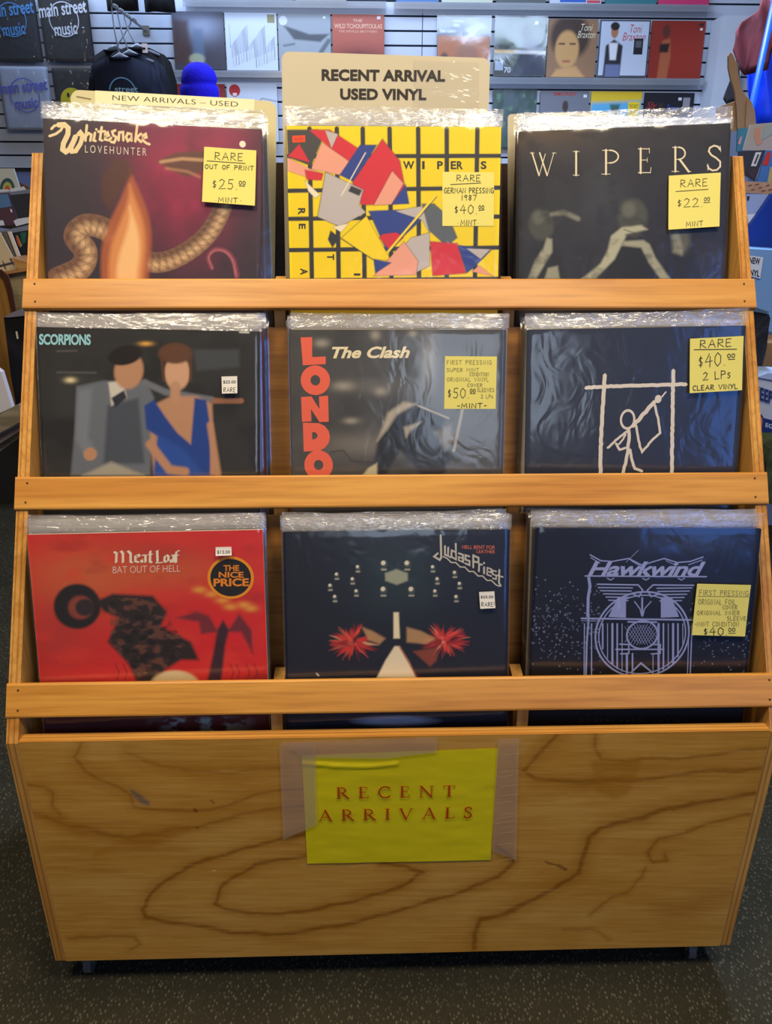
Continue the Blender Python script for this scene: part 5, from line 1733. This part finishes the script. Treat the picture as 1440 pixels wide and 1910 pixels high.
# bagged shirts with the shop's mark
def shop_mark(fl, f, col, c2=None):
    put_text(fl, quadmap(f(2, 44), f(98, 36), f(2, 27)), 'main street', col, .018)
    put_text(fl, quadmap(f(28, 67), f(74, 64), f(28, 51)), 'music', col, .018)
def bag(px0, px1, py0, py1, label, cloth, col, mark=True, extra=None):
    a = at((px0 + px1) / 2, py1, YW - .03)
    w = (at(px1, py0, YW - .03) - at(px0, py0, YW - .03)).x
    h = (at((px0 + px1) / 2, py0, YW - .03) - a).length
    root = empty('bagged_shirt', a + Vector((0, -.01, 0)))
    tag(root, label, 'shirt', 'folded shirts in bags on the slat wall')
    N = 20
    X, Z = np.meshgrid(np.linspace(-w / 2, w / 2, N), np.linspace(0, h, N))
    Y = -.012 - .008 * fbm(X * 12, Z * 9, int(px0)) + .02 * (np.abs(X) > w * .48)
    P = np.stack([X.ravel(), Y.ravel(), Z.ravel()], 1)
    me = grid_mesh('folded_shirt', P, N, N, mat('cloth_%d' % cloth[0], cloth, .85, vary=(6, .15)))
    o = link('folded_shirt', me, root)
    sm = o.modifiers.new('thick', 'SOLIDIFY')
    sm.thickness = .02
    sm.offset = -1
    fl = Flat()
    fl.y = -.0215
    f = lambda s, q: np.array([(s / 100 - .5) * w, (1 - q / 100) * h])
    if mark:
        shop_mark(fl, f, col)
        fl.ellipse(f(50, 45), .30 * w, .31 * w, col, (.282 * w, .292 * w), 48)
    if extra: extra(fl, f, w)
    fl.mb.build('print', o)
    X, Z = np.meshgrid(np.linspace(-w / 2 - .006, w / 2 + .006, N), np.linspace(-.004, h + .006, N))
    Yb = -.028 - .01 * fbm(X * 16 + px0, Z * 16, 5)
    link('plastic_bag', grid_mesh('plastic_bag', np.stack([X.ravel(), Yb.ravel(), Z.ravel()], 1), N, N, clear_plastic('shirt_bag', .03, .1, (18, 1., .015))), root)
bag(-8, 84, -24, 116, 'black bagged shirt with a blue ring and blue shop name', (22, 24, 34), (70, 130, 190))
bag(86, 180, -26, 116, 'black bagged shirt with a pale ring and pale shop name', (28, 26, 28), (196, 198, 210))
bag(13, 107, 127, 243, 'pale grey bagged shirt with purple blue shop name', (150, 160, 184), (84, 92, 190))
def smiley(fl, f, w):
    fl.ellipse(f(40, 45), .26 * w, .26 * w, (206, 190, 30))
    fl.ellipse(f(32, 37), .03 * w, .05 * w, (30, 30, 30)); fl.ellipse(f(48, 37), .03 * w, .05 * w, (30, 30, 30))
    fl.stroke([f(26, 50), f(33, 57), f(40, 59), f(47, 57), f(54, 50)], .012, (30, 30, 30))
bag(114, 200, 130, 262, 'black bagged shirt with a yellow round face print', (30, 30, 32), (0, 0, 0), False, smiley)

# hanging shirts
def shirt(label, px, py, Y, wpx, hpx, cloth, rot=0, printed_arc=False, tagc=False, bar=(0, 0)):
    """py: where the shoulder line is seen"""
    c = at(px, py, Y)
    k = (at(px + 10, py, Y) - at(px, py, Y)).x / 10
    w, h = wpx * k, hpx * k
    root = empty('hanging_shirt', (c.x, c.y, c.z - h))
    bx, bz = bar[0] - c.x, bar[1] - c.z + h
    tag(root, label, 'shirt', 'shirts hanging on the face-out arm')
    half = [(.0, h * .985), (w * .1, h * .985), (w * .16, h * 1.01), (w * .36, h * .955), (w * .44, h * .9), (w * .5, h * .72), (w * .5, h * .45), (w * .38, h * .44), (w * .36, h * .6), (w * .36, 0)]
    pts = half + [(-a, b) for a, b in half[::-1]]
    bm = bmesh.new()
    vs = [bm.verts.new((a, 0, b)) for a, b in pts[1:-1] if True]
    bm.faces.new(vs)
    bmesh.ops.triangulate(bm, faces=bm.faces[:])
    bmesh.ops.subdivide_edges(bm, edges=bm.edges[:], cuts=3, use_grid_fill=True)
    for v in bm.verts:
        x, z = v.co.x / w, v.co.z / h
        v.co.y = -.03 * max(0, 1 - (x * 2.2) ** 2) - .012 * math.sin(x * 22) * (1 - z) - .03 * (abs(x) > .4) * (-1)
    me = bpy.data.meshes.new('garment')
    bm.to_mesh(me); bm.free()
    me.materials.append(mat('cloth_%d_%d' % (cloth[0], cloth[2]), cloth, .9, vary=(5, .15)))
    for p_ in me.polygons: p_.use_smooth = True
    g = link('garment', me, root)
    g.rotation_euler.z = R_(rot)
    s = g.modifiers.new('thick', 'SOLIDIFY'); s.thickness = .022; s.offset = 1
    hb = MB()
    hp = mat('hanger_plastic', (150, 156, 168), .25)
    hb.tube([(w * .0, -.012, h * 1.0), (bx * .6 - .012, -.012, (h + bz) / 2), (bx - .016, 0, bz - .012), (bx - .015, 0, bz + .006), (bx, 0, bz + .0113), (bx + .0145, 0, bz + .004), (bx + .017, 0, bz - .01)], .004, hp)
    hb.tube([(-w * .3, -.0, h * .95), (-w * .1, -.012, h * 1.0), (0, -.014, h * 1.03), (w * .1, -.012, h * 1.0), (w * .3, 0, h * .95)], [.006, .009, .014, .009, .006], hp)
    hb.build('hanger', root, smooth=True)
    if printed_arc:
        fl = Flat(); fl.y = -.046
        fl.stroke([(w * .17 * math.cos(R_(a)), h * .70 + w * .17 * math.sin(R_(a))) for a in range(10, 175, 8)], .006, (110, 160, 196))
        put_text(fl, quadmap((-w * .1, h * .70), (w * .2, h * .70), (-w * .1, h * .745)), 'street', (150, 186, 206), .01)
        fl.mb.build('print', g)
    if tagc:
        MB().box((w * .12, -.04, h * 1.0), (.03, .002, .045), mat('swing_tag', (226, 206, 206), .6)).build('swing_tag', root)
BAR = at(242, 34, 5.0)
BAR2 = at(250, -190, 5.0)
B1, B2 = (BAR.x, BAR.z), (BAR2.x, BAR2.z)
shirt('navy shirt with a light blue arc print, front of the hanging shirts', 226, 110, 4.72, 142, 190, (18, 26, 48), 2, True, bar=B1)
shirt('dark navy shirt just behind the front hanging shirt', 244, 104, 4.82, 138, 190, (16, 22, 40), 8, bar=B1)
shirt('black shirt with a pale swing tag behind the navy hanging shirts', 258, 92, 4.95, 130, 180, (14, 15, 20), 12, False, True, bar=B1)
shirt('black shirt at the back left of the hanging shirts', 214, 96, 5.07, 110, 180, (16, 16, 22), -4, bar=B1)
shirt('black shirt hanging above, cut off by the top of the view on the left', 212, -142, 5.06, 84, 140, (20, 20, 24), 0, bar=B2)
shirt('black shirt hanging above, cut off by the top of the view on the right', 284, -140, 4.9, 80, 140, (12, 14, 22), 6, bar=B2)
def arm(B, lab):
    r = empty('display_bracket', (B[0], 5.346, B[1]))
    tag(r, lab, 'display bracket', 'chrome brackets on the slat wall')
    MB().tube([(0, 0, 0), (0, -.68, .0), (0, -.70, .02)], .0066, steel).build('bar', r)
    MB().box((0, .0, 0), (.04, .008, .05), steel).build('wall_plate', r)
arm(B1, 'chrome bracket bar carrying the lower hanging shirts')
arm(B2, 'chrome bracket bar carrying the upper hanging shirts')

# blue beanie on a stand
def beanie():
    c = at(373, 182, 4.5)
    k = (at(383, 182, 4.5) - c).x / 10
    root = empty('knit_beanie', c + Vector((0, 0, -.02)))
    tag(root, 'bright ultramarine blue knit beanie behind the cream divider card', 'hat')
    bl = mat('blue_knit', (24, 10, 236), .85, bump=(90, .6, .004))
    prof = [(33, -4), (35, 4), (36, 16), (35, 24), (31, 27), (33, 30), (34, 36), (31, 46), (25, 54), (16, 60), (6, 62), (0, 62.5)]
    mb = MB()
    n = 28
    V, Fc = [], []
    for i, (r, z) in enumerate(prof):
        for t in range(n):
            w = 2 * math.pi * t / n
            rr = r * k * (1 + .02 * math.cos(2 * w + .4 * i))
            V.append((rr * math.cos(w) + (.004 if i > 5 else 0), rr * math.sin(w) * .85, z * k * 1.05))
    for i in range(len(prof) - 1):
        for t in range(n):
            Fc.append((i * n + t, i * n + (t + 1) % n, (i + 1) * n + (t + 1) % n, (i + 1) * n + t))
    mb.add(V, Fc, bl)
    mb.build('cap', root, smooth=True)
    mb = MB()
    mb.tube([(0, 0, -.02), (0, .1, -.3), (0, .86, -.32)], .008, steel)
    o = mb.build('stand_rod', root)
beanie()

# ------------------------------------------------------------------ left side: browsing bins behind the rack
def quadbox(name, px, Y0, dirn, m, parent=None):
    """outline seen at pixels on the plane y = Y0, pushed back by dirn"""
    mb = MB()
    mb.prism([at(x, y, Y0) for x, y in px], dirn, m)
    return mb.build(name, parent)
def thing_px(name, label, cat, px, Y0, d, m, group=None, part=None):
    P = [at(x, y, Y0) for x, y in px]
    c = sum(P, Vector()) / len(P)
    zmin = min(p.z for p in P)
    mb = MB()
    mb.prism([p - Vector((c.x, c.y, zmin)) for p in P], d, m)
    if part:
        root = empty(name, (c.x, c.y, zmin))
        tag(root, label, cat, group)
        mb.build(part, root)
        return root, Vector((c.x, c.y, zmin))
    o = mb.build(name, loc=(c.x, c.y, zmin))
    tag(o, label, cat, group)
    return o, Vector((c.x, c.y, zmin))
def overlay(name, parent, base, Y, polys, dy=-.002):
    fl = Flat(); fl.y = Y - base.y + dy
    for px, c in polys:
        P = [at(x, y, Y) - base for x, y in px]
        fl.lay([(p.x, p.z) for p in P], [tuple(range(len(P)))], c)
    o = fl.mb.build(name, parent)
    return o

M = lambda n, c, **k: mat(n, c, k.pop('rough', .5), **k)
oak = wood('bin_oak', (176, 132, 84), (140, 98, 56), 'X', .8)
oakz = wood('bin_oak_upright', (150, 112, 60), (118, 84, 40), 'Z', .8)
greyply = wood('bin_grey_ply', (150, 138, 112), (122, 112, 90), 'X', .9, .6)
dark = wood('bin_walnut', (84, 52, 34), (58, 34, 22), 'Z', .9)
# rear bins (cds and records against the blue wall)
o, b = thing_px('vinyl_record', 'white record with a rainbow arch print at the far left edge', 'record', [(-30, 314), (25, 314), (38, 355), (-20, 358)], 3.3, (0, .01, 0), ink((190, 196, 196)), 'records in the left browsing bins', 'jacket')
overlay('cover_art', o.children[0], b, 3.3, [([(2, 354)] + [(14 + 14 * math.cos(R_(a)), 354 - 22 * math.sin(R_(a))) for a in range(180, -1, -20)], (56, 84, 100)), ([(5, 354)] + [(14 + 9 * math.cos(R_(a)), 354 - 15 * math.sin(R_(a))) for a in range(180, -1, -20)], (170, 180, 90)), ([(9, 354)] + [(14 + 5 * math.cos(R_(a)), 354 - 8 * math.sin(R_(a))) for a in range(180, -1, -20)], (196, 90, 60))])
thing_px('vinyl_record', 'brown edged record leaning behind the rainbow arch record', 'record', [(36, 340), (60, 352), (60, 375), (40, 372)], 3.34, (0, .01, 0), ink((104, 72, 52)), 'records in the left browsing bins')
thing_px('bin_shelf', 'clear grey shelf strip under the rainbow arch record', 'shelf', [(-30, 360), (44, 354), (60, 352), (60, 364), (-30, 368)], 3.28, (0, .078, 0), M('shelf_grey', (120, 132, 160)))
o, b = thing_px('vinyl_record', 'blue fading to plum record in the left browsing bin', 'record', [(-30, 362), (17, 360), (31, 408), (24, 420), (-20, 424)], 3.1, (0, .01, 0), ink((84, 60, 76)), 'records in the left browsing bins', 'jacket')
overlay('cover_art', o.children[0], b, 3.1, [([(-28, 364), (15, 362), (23, 385), (-24, 392)], (84, 122, 176)), ([(19, 390), (22, 390), (24, 396), (21, 396)], (226, 230, 240))])
thing_px('vinyl_record', 'black record beside the blue and plum record', 'record', [(18, 364), (60, 360), (60, 404), (33, 406)], 3.08, (0, .012, 0), ink((48, 50, 60)), 'records in the left browsing bins')
for i, px in enumerate(([(-30, 412), (5, 411), (8, 420), (-30, 424)], [(25, 412), (33, 408), (60, 404), (60, 414), (30, 422)])):
    thing_px('price_card', ('white price card clipped at the far left edge of the bin', 'white price card clipped under the black record')[i], 'price card', px, 3.02, (0, .003, 0), M('card_white', (206, 214, 236)), 'white price cards on the left bins')
for i, px in enumerate(([(-30, 354), (14, 353), (18, 357), (-30, 362)], [(18, 352), (44, 348), (48, 354), (20, 358)])):
    thing_px('price_card', ('white price card under the rainbow arch record at the view edge', 'white price card right of the rainbow arch record')[i], 'price card', px, 3.2, (0, .003, 0), M('card_white', (206, 214, 236)), 'white price cards on the left bins')
thing_px('bin_shelf', 'blue grey shelf strip above the cream record', 'shelf', [(-30, 424), (6, 430), (60, 418), (60, 430), (26, 434), (-30, 440)], 2.98, (0, .08, 0), M('shelf_grey', (120, 132, 160)))
o, b = thing_px('vinyl_record', 'cream record with dark plane like marks at the left edge', 'record', [(-40, 430), (0, 434), (36, 503), (14, 510), (-40, 506)], 2.55, (0, .006, 0), ink((186, 174, 150)), 'records in the left browsing bins', 'jacket')
overlay('cover_art', o.children[0], b, 2.55, [([(0, 494), (25, 488), (27, 491), (0, 498)], (70, 60, 70)), ([(4, 484), (8, 490), (13, 504), (9, 500)], (70, 60, 70)), ([(18, 482), (22, 482), (28, 496), (24, 492)], (70, 60, 70))])
for i, (x0, x1, c, lab) in enumerate(((5, 11, (90, 82, 76), 'grey edged record just behind the cream record'), (11, 14, (60, 50, 48), 'dark edged record third from the cream record'), (14, 22, (206, 196, 190), 'white edged record beside the dark picture record'))):
    thing_px('vinyl_record', lab, 'record', [(x0 - 2, 432), (x1 - 2, 432), (x1 + 18, 484), (x0 + 16, 484)], 2.6 + i * .012, (0, .006, 0), ink(c), 'records in the left browsing bins')
o, b = thing_px('vinyl_record', 'dark picture record with green and yellow marks beside the rack', 'record', [(24, 434), (60, 428), (60, 496), (44, 488), (34, 470)], 2.66, (0, .006, 0), ink((30, 28, 42)), 'records in the left browsing bins', 'jacket')
overlay('cover_art', o.children[0], b, 2.66, [([(30, 438), (34, 440), (42, 458), (38, 462)], (150, 130, 70)), ([(38, 434), (50, 432), (48, 452), (42, 456)], (34, 84, 80)), ([(30, 444), (33, 442), (38, 456), (35, 458)], (170, 70, 60))])
# the stand these rows sit on
xr = at(60, 432, 2.98).x
shelf_root = empty('shelf_unit', (xr - .5, 3.2, 0))
tag(shelf_root, 'dark shelf unit holding the rows of records at the far left', 'shelf unit')
zt = at(20, 436, 2.98).z - .03
MB().box((0, -.04, zt / 2), (1.0, .36, zt), mat('cabinet_black', (44, 42, 44), .7, vary=(4, .1))).build('cabinet', shelf_root)
zb2 = at(0, 352, 3.36).z
MB().box((0, .17, zb2 / 2), (1.0, .02, zb2), mat('cabinet_black', (44, 42, 44), .7)).build('back_panel', shelf_root)
# wooden bin
bb = at(0, 560, 2.45)
bin_ = empty('browsing_bin', (bb.x, 2.45, 0))
tag(bin_, 'wooden record browsing bin with a dark curved end at the far left', 'record bin')
def bk(name, px, Y, d, m):
    mb = MB()
    off = Vector((bb.x, 2.45, 0))
    mb.prism([at(x, y, Y) - off for x, y in px], d, m)
    return mb.build(name, bin_)
bk('top_board', [(22, 480), (60, 492), (60, 504), (-40, 520), (-40, 512), (34, 504)], 2.5, (0, .1, 0), oak)
bk('side_board', [(-60, 512), (60, 502), (60, 640), (30, 760), (-60, 700)], 2.52, (0, .02, 0), greyply)
bk('end_panel', [(-60, 508), (-2, 506), (12, 522), (22, 560), (27, 600), (40, 755), (22, 770), (-60, 600)], 2.42, (0, .006, 0), oakz)
bk('edge_trim', [(-60, 500), (2, 503), (15, 514), (22, 540), (29, 580), (32, 600), (24, 602), (20, 578), (13, 544), (6, 522), (-4, 511), (-60, 508)], 2.414, (0, .006, 0), dark)
bl = empty('plastic_tote', (at(26, 600, 2.2).x, 2.2, 0))
tag(bl, 'black plastic tote with a grey rim behind the left side of the rack', 'tote')
off = Vector((at(26, 600, 2.2).x, 2.2, 0))
MB().prism([at(x, y, 2.2) - off for x, y in ((7, 592), (14, 590), (90, 584), (90, 770), (38, 800), (20, 700))], (0, .2, 0), M('black_plastic', (16, 15, 18), rough=.35)).build('body', bl)
MB().prism([at(x, y, 2.195) - off for x, y in ((7, 592), (24, 582), (90, 566), (90, 584), (18, 592))], (0, .21, 0), M('grey_rim', (110, 108, 130), rough=.3)).build('rim', bl)
MB().box(at(32, 625, 2.19) - off, (.004, .004, .02), M('latch_white', (190, 186, 190))).build('latch', bl)
thing_px('foam_board', 'white board leaning at the far left beside the wooden bin', 'board', [(-60, 650), (2, 694), (22, 760), (-60, 800)], 2.1, (0, .02, 0), M('white_board', (196, 196, 214)))
cr = empty('wooden_crate', (at(0, 800, 2.0).x, 2.0, 0))
tag(cr, 'weathered pale wooden crate rail at the far left near the floor', 'crate')
off = Vector((at(0, 800, 2.0).x, 2.0, 0))
cw = wood('weathered_crate', (150, 142, 128), (112, 104, 92), 'X', 1, .7)
MB().prism([at(x, y, 2.0) - off for x, y in ((-80, 818), (34, 754), (40, 776), (40, 786), (-80, 850))], (0, .03, 0), cw).build('slat', cr)
MB().prism([at(x, y, 2.02) - off for x, y in ((-80, 852), (42, 788), (42, 800), (-80, 880))], (0, .03, 0), M('crate_liner', (120, 110, 116))).build('liner', cr)
MB().prism([at(x, y, 2.04) - off for x, y in ((-80, 868), (42, 796), (42, 812), (-80, 900))], (0, .03, 0), cw).build('slat', cr)

# ------------------------------------------------------------------ right side
# draped cloths above
def drape(label, px, Y, m, depth, seed):
    P = [at(x, y, Y) for x, y in px]
    xs = [p.x for p in P]; zs = [p.z for p in P]
    c = Vector((sum(xs) / len(xs), Y, min(zs)))
    bm = bmesh.new()
    vs = [bm.verts.new(p - c) for p in P]
    bm.faces.new(vs)
    bmesh.ops.triangulate(bm, faces=bm.faces[:])
    bmesh.ops.subdivide_edges(bm, edges=bm.edges[:], cuts=5, use_grid_fill=True)
    for v in bm.verts:
        v.co.y += depth * math.sin((v.co.x * .8 + v.co.z * .25) * 70 + seed) * .5
    me = bpy.data.meshes.new('hanging_cloth'); bm.to_mesh(me); bm.free()
    me.materials.append(m)
    for p_ in me.polygons: p_.use_smooth = True
    o = bpy.data.objects.new('hanging_cloth', me); COL.objects.link(o); o.location = c
    s = o.modifiers.new('thick', 'SOLIDIFY'); s.thickness = .006
    tag(o, label, 'cloth', 'cloths hanging at the upper right')
    return o
drape('dark red hanging cloth beside the white post at the upper right', [(1426, -10), (1412, 22), (1385, 40), (1372, 60), (1365, 95), (1372, 118), (1380, 132), (1392, 140), (1430, 130), (1470, 20)], 3.7, mat('maroon_cloth', (92, 26, 34), .8, vary=(8, .3)), .03, 0)
drape('shiny royal blue hanging cloth at the upper right edge', [(1418, 10), (1445, -10), (1490, -10), (1490, 250), (1416, 250), (1392, 170), (1398, 90)], 3.85, mat('blue_satin', (10, 60, 226), .3, spec=.6, vary=(6, .3)), .05, 1)
drape('black frayed cloth hanging behind the brown cardboard at the upper right', [(1366, 112), (1376, 120), (1378, 190), (1358, 196), (1350, 184), (1362, 150)], 3.668, mat('black_cloth', (28, 22, 30), .9, vary=(8, .3)), .02, 2)
tube = MB().tube([(0, 0, 0), (-.03, 0, -.5), (-.10, 0, -1.0)], .013, None or mat('blue_light_strip', (20, 80, 255), .4))  # added glowing strip, stands for stripes of blue light on the cloth
nm = bpy.data.materials.new('blue_strip_glow'); nm.use_nodes = True
nb_ = nm.node_tree.nodes['Principled BSDF']
nb_.inputs['Base Color'].default_value = (0, .01, .05, 1); nb_.inputs['Emission Color'].default_value = (0.0, .09, .9, 1); nb_.inputs['Emission Strength'].default_value = 1.3
tube.mats = [nm]
nt_ = tube.build('blue_light_strip', smooth=True, loc=at(1447, -10, 3.5))
tag(nt_, 'glowing blue strip standing for blue light on the cloth, upper right edge', 'neon light')
# stand that carries the right display
st_ = at(1385, 247, 2.9)
stand = MB().box((0, 0, st_.z / 2), (1.0, .34, st_.z), mat('stand_laminate', (120, 140, 180), .5, vary=(3, .05))).build('display_stand', loc=(st_.x + .45, 2.86, 0))
tag(stand, 'blue grey display stand behind the right records and cardboard carrier', 'display stand')
# cardboard
cb = empty('cardboard_carrier', at(1385, 225, 2.9))
tag(cb, 'brown cardboard carrier with a tall rounded flap at the upper right', 'cardboard')
off = at(1385, 225, 2.9)
kraft = mat('kraft_card', (150, 118, 80), .75, vary=(6, .06))
def cbp(name, px, Y, d, m=kraft):
    MB().prism([at(x, y, Y) - off for x, y in px], d, m).build(name, cb)
cbp('tall_flap', [(1359, 104), (1361, 99), (1365, 99), (1368, 104), (1375, 120), (1378, 140), (1382, 160), (1390, 178), (1402, 190), (1408, 206), (1412, 247), (1376, 247), (1374, 200), (1371, 172), (1363, 146), (1359, 126)], 2.9, (0, .01, 0))
cbp('side_flap', [(1338, 200), (1374, 188), (1380, 247), (1338, 247)], 2.93, (0, .01, 0))
cbp('inner_panel', [(1393, 188), (1400, 192), (1406, 214), (1406, 244), (1390, 244)], 2.893, (0, .004, 0))
# record display on the right
def rp(label, px, Y, c, polys=(), th=.006):
    o, b = thing_px('vinyl_record', label, 'record', px, Y, (0, th, 0), ink(c), 'records in the right display', 'jacket')
    if polys: overlay('cover_art', o.children[0], b, Y, polys)
rp('pale picture record with pink fingers like shapes at the right edge', [(1400, 232), (1470, 226), (1470, 282), (1386, 280)], 2.62, (176, 172, 170), [([(1408, 240), (1418, 238), (1416, 256), (1422, 266), (1412, 272), (1406, 256)], (200, 150, 130)), ([(1428, 232), (1470, 228), (1470, 250), (1440, 250), (1420, 262)], (160, 176, 182))])
rp('teal record with a pink figure right of the rack top', [(1376, 240), (1396, 238), (1386, 282), (1374, 284)], 2.66, (60, 120, 150), [([(1380, 256), (1384, 254), (1380, 270), (1376, 268)], (200, 140, 150))])
rp('dark sleeved record with a white barcode sticker right of the rack', [(1378, 282), (1428, 280), (1408, 338), (1388, 326), (1376, 330)], 2.56, (58, 62, 78), [([(1409, 284), (1420, 284), (1410, 310), (1400, 310)], (216, 224, 236)), ([(1412, 288), (1416, 288), (1409, 306), (1405, 306)], (80, 84, 96)), ([(1390, 320), (1414, 311), (1407, 336)], (70, 60, 72))])
rp('bright blue record with a red block beside the barcode record', [(1430, 282), (1470, 280), (1470, 342), (1412, 340)], 2.55, (70, 120, 200), [([(1430, 285), (1438, 284), (1432, 308), (1421, 308)], (200, 60, 56)), ([(1436, 312), (1470, 300), (1470, 342), (1430, 342)], (176, 170, 130))])
rp('pale blue sleeve hanging under the brown label strip', [(1392, 362), (1470, 362), (1440, 372), (1420, 395), (1395, 420), (1392, 400)], 2.52, (150, 170, 214), [([(1393, 400), (1414, 398), (1396, 419)], (206, 220, 236)), ([(1393, 366), (1398, 366), (1396, 374), (1393, 374)], (36, 38, 56))])
o, b = thing_px('label_strip', 'tan label strip with reddish scribbles on the right display', 'label strip', [(1390, 338), (1470, 342), (1470, 364), (1390, 360)], 2.53, (0, .005, 0), mat('tan_strip', (176, 146, 124), .6, vary=(30, .2)), None, 'strip')
overlay('scribble', o.children[0], b, 2.53, [([(x, y), (x + 7, y - 2), (x + 7, y), (x, y + 1.5)], (140, 70, 60)) for x, y in ((1395, 346), (1400, 354), (1408, 344), (1414, 350), (1420, 356), (1428, 346), (1432, 354))])
o, _ = thing_px('blue_panel', 'deep royal blue panel above the new vinyl bin at the right edge', 'panel', [(1470, 350), (1440, 362), (1420, 392), (1396, 424), (1392, 462), (1470, 462)], 2.5, (0, .02, 0), mat('royal_panel', (8, 52, 150), .5, vary=(2, .08)))
# white bin with label, blue light put into its colour
bb2 = empty('record_bin', (at(1420, 540, 2.3).x + .2, 2.3, 0))
tag(bb2, 'white record bin with blue light in its colour, labelled new vinyl at the right edge', 'record bin')
off2 = Vector((at(1420, 540, 2.3).x + .2, 2.3, 0))
pale = mat('bin_white_blue_lit', (112, 158, 222), .45, vary=(3, .05))
MB().prism([at(x, y, 2.3) - off2 for x, y in ((1380, 463), (1500, 470), (1500, 640), (1380, 600))], (0, .36, 0), pale).build('front_panel', bb2)
lb = Flat(); lb.y = 2.295 - off2.y
g2 = lambda x, y: np.array([(at(x, y, 2.295) - off2).x, (at(x, y, 2.295) - off2).z])
lb.poly([g2(*q) for q in ((1378, 474), (1424, 480), (1418, 520), (1378, 510))], (200, 216, 244))
lb.y -= .0006
put_text(lb, quadmap(g2(1397, 491), g2(1417, 494), g2(1398, 479)), 'NEW', (24, 30, 60), .03)
put_text(lb, quadmap(g2(1389, 512), g2(1416, 517), g2(1390, 500)), 'VINYL', (24, 30, 60), .03)
lb.mb.build('label', bb2)
bp_ = empty('bag', (at(1420, 640, 2.0).x, 2.0, 0))
tag(bp_, 'black bag standing behind the right side of the rack', 'bag')
off3 = Vector((at(1420, 640, 2.0).x, 2.0, 0))
MB().prism([at(x, y, 2.0) - off3 for x, y in ((1380, 577), (1408, 580), (1434, 586), (1437, 594), (1434, 612), (1430, 650), (1418, 700), (1410, 760), (1380, 760))], (0, .12, 0), mat('black_nylon', (18, 16, 20), .55, bump=(14, .8, .02))).build('body', bp_)
MB().prism([at(x, y, 1.995) - off3 for x, y in ((1400, 570), (1436, 582), (1428, 585), (1400, 580))], (0, .13, 0), mat('bag_rim', (70, 92, 120), .4)).build('rim', bp_)
thing_px('cardboard_box', 'plain brown cardboard box above the egg carton box at the right edge', 'box', [(1424, 640), (1500, 640), (1500, 706), (1416, 694)], 2.15, (0, .14, 0), kraft)
eg = empty('egg_carton_box', (at(1440, 760, 1.9).x, 1.9, 0))
tag(eg, 'white and blue egg carton box at the right edge beside the rack', 'box')
off4 = Vector((at(1440, 760, 1.9).x, 1.9, 0))
MB().prism([at(x, y, 1.9) - off4 for x, y in ((1412, 705), (1500, 722), (1500, 880), (1416, 868))], (0, .09, 0), mat('carton_white', (176, 190, 220), .5, vary=(4, .05))).build('box', eg)
MB().prism([at(x, y, 1.895) - off4 for x, y in ((1412, 704), (1432, 696), (1500, 700), (1500, 720))], (0, .09, 0), mat('carton_flap', (150, 176, 226), .5)).build('flap', eg)
ef = Flat(); ef.y = -.004
g3 = lambda x, y: np.array([(at(x, y, 1.897) - off4).x, (at(x, y, 1.897) - off4).z])
NV = (26, 50, 120)
ef.poly([g3(*q) for q in ((1412, 776), (1500, 800), (1500, 834), (1412, 808))], NV)
ef.y -= .0004
put_text(ef, quadmap(g3(1406, 742), g3(1470, 764), g3(1407, 718)), 'KEEP REF', NV, .03)
put_text(ef, quadmap(g3(1427, 796), g3(1456, 804), g3(1428, 788)), 'EGGS', (190, 206, 236), .02)
put_text(ef, quadmap(g3(1422, 830), g3(1460, 838), g3(1422, 824)), 'FROM FARM', NV, .0)
c_ = g3(1412, 790)
ef.ellipse(c_, .017, .026, (60, 60, 110)); ef.ellipse(c_, .013, .021, (190, 110, 130))
ef.mb.build('print', eg)
thing_px('bag', 'camouflage green bag below the egg carton box at the right edge', 'bag', [(1450, 826), (1438, 838), (1431, 862), (1428, 890), (1432, 940), (1520, 950), (1520, 826)], 1.8, (0, .09, 0), mat('camouflage', (58, 74, 48), .8, vary=(22, .6)))
cable = MB().tube([onz(1424, 880, .006), onz(1434, 898, .006), onz(1446, 906, .006), onz(1470, 914, .006)], .005, mat('black_cable', (14, 14, 16), .5)).build('cable')
tag(cable, 'black cable lying on the floor at the right edge', 'cable')
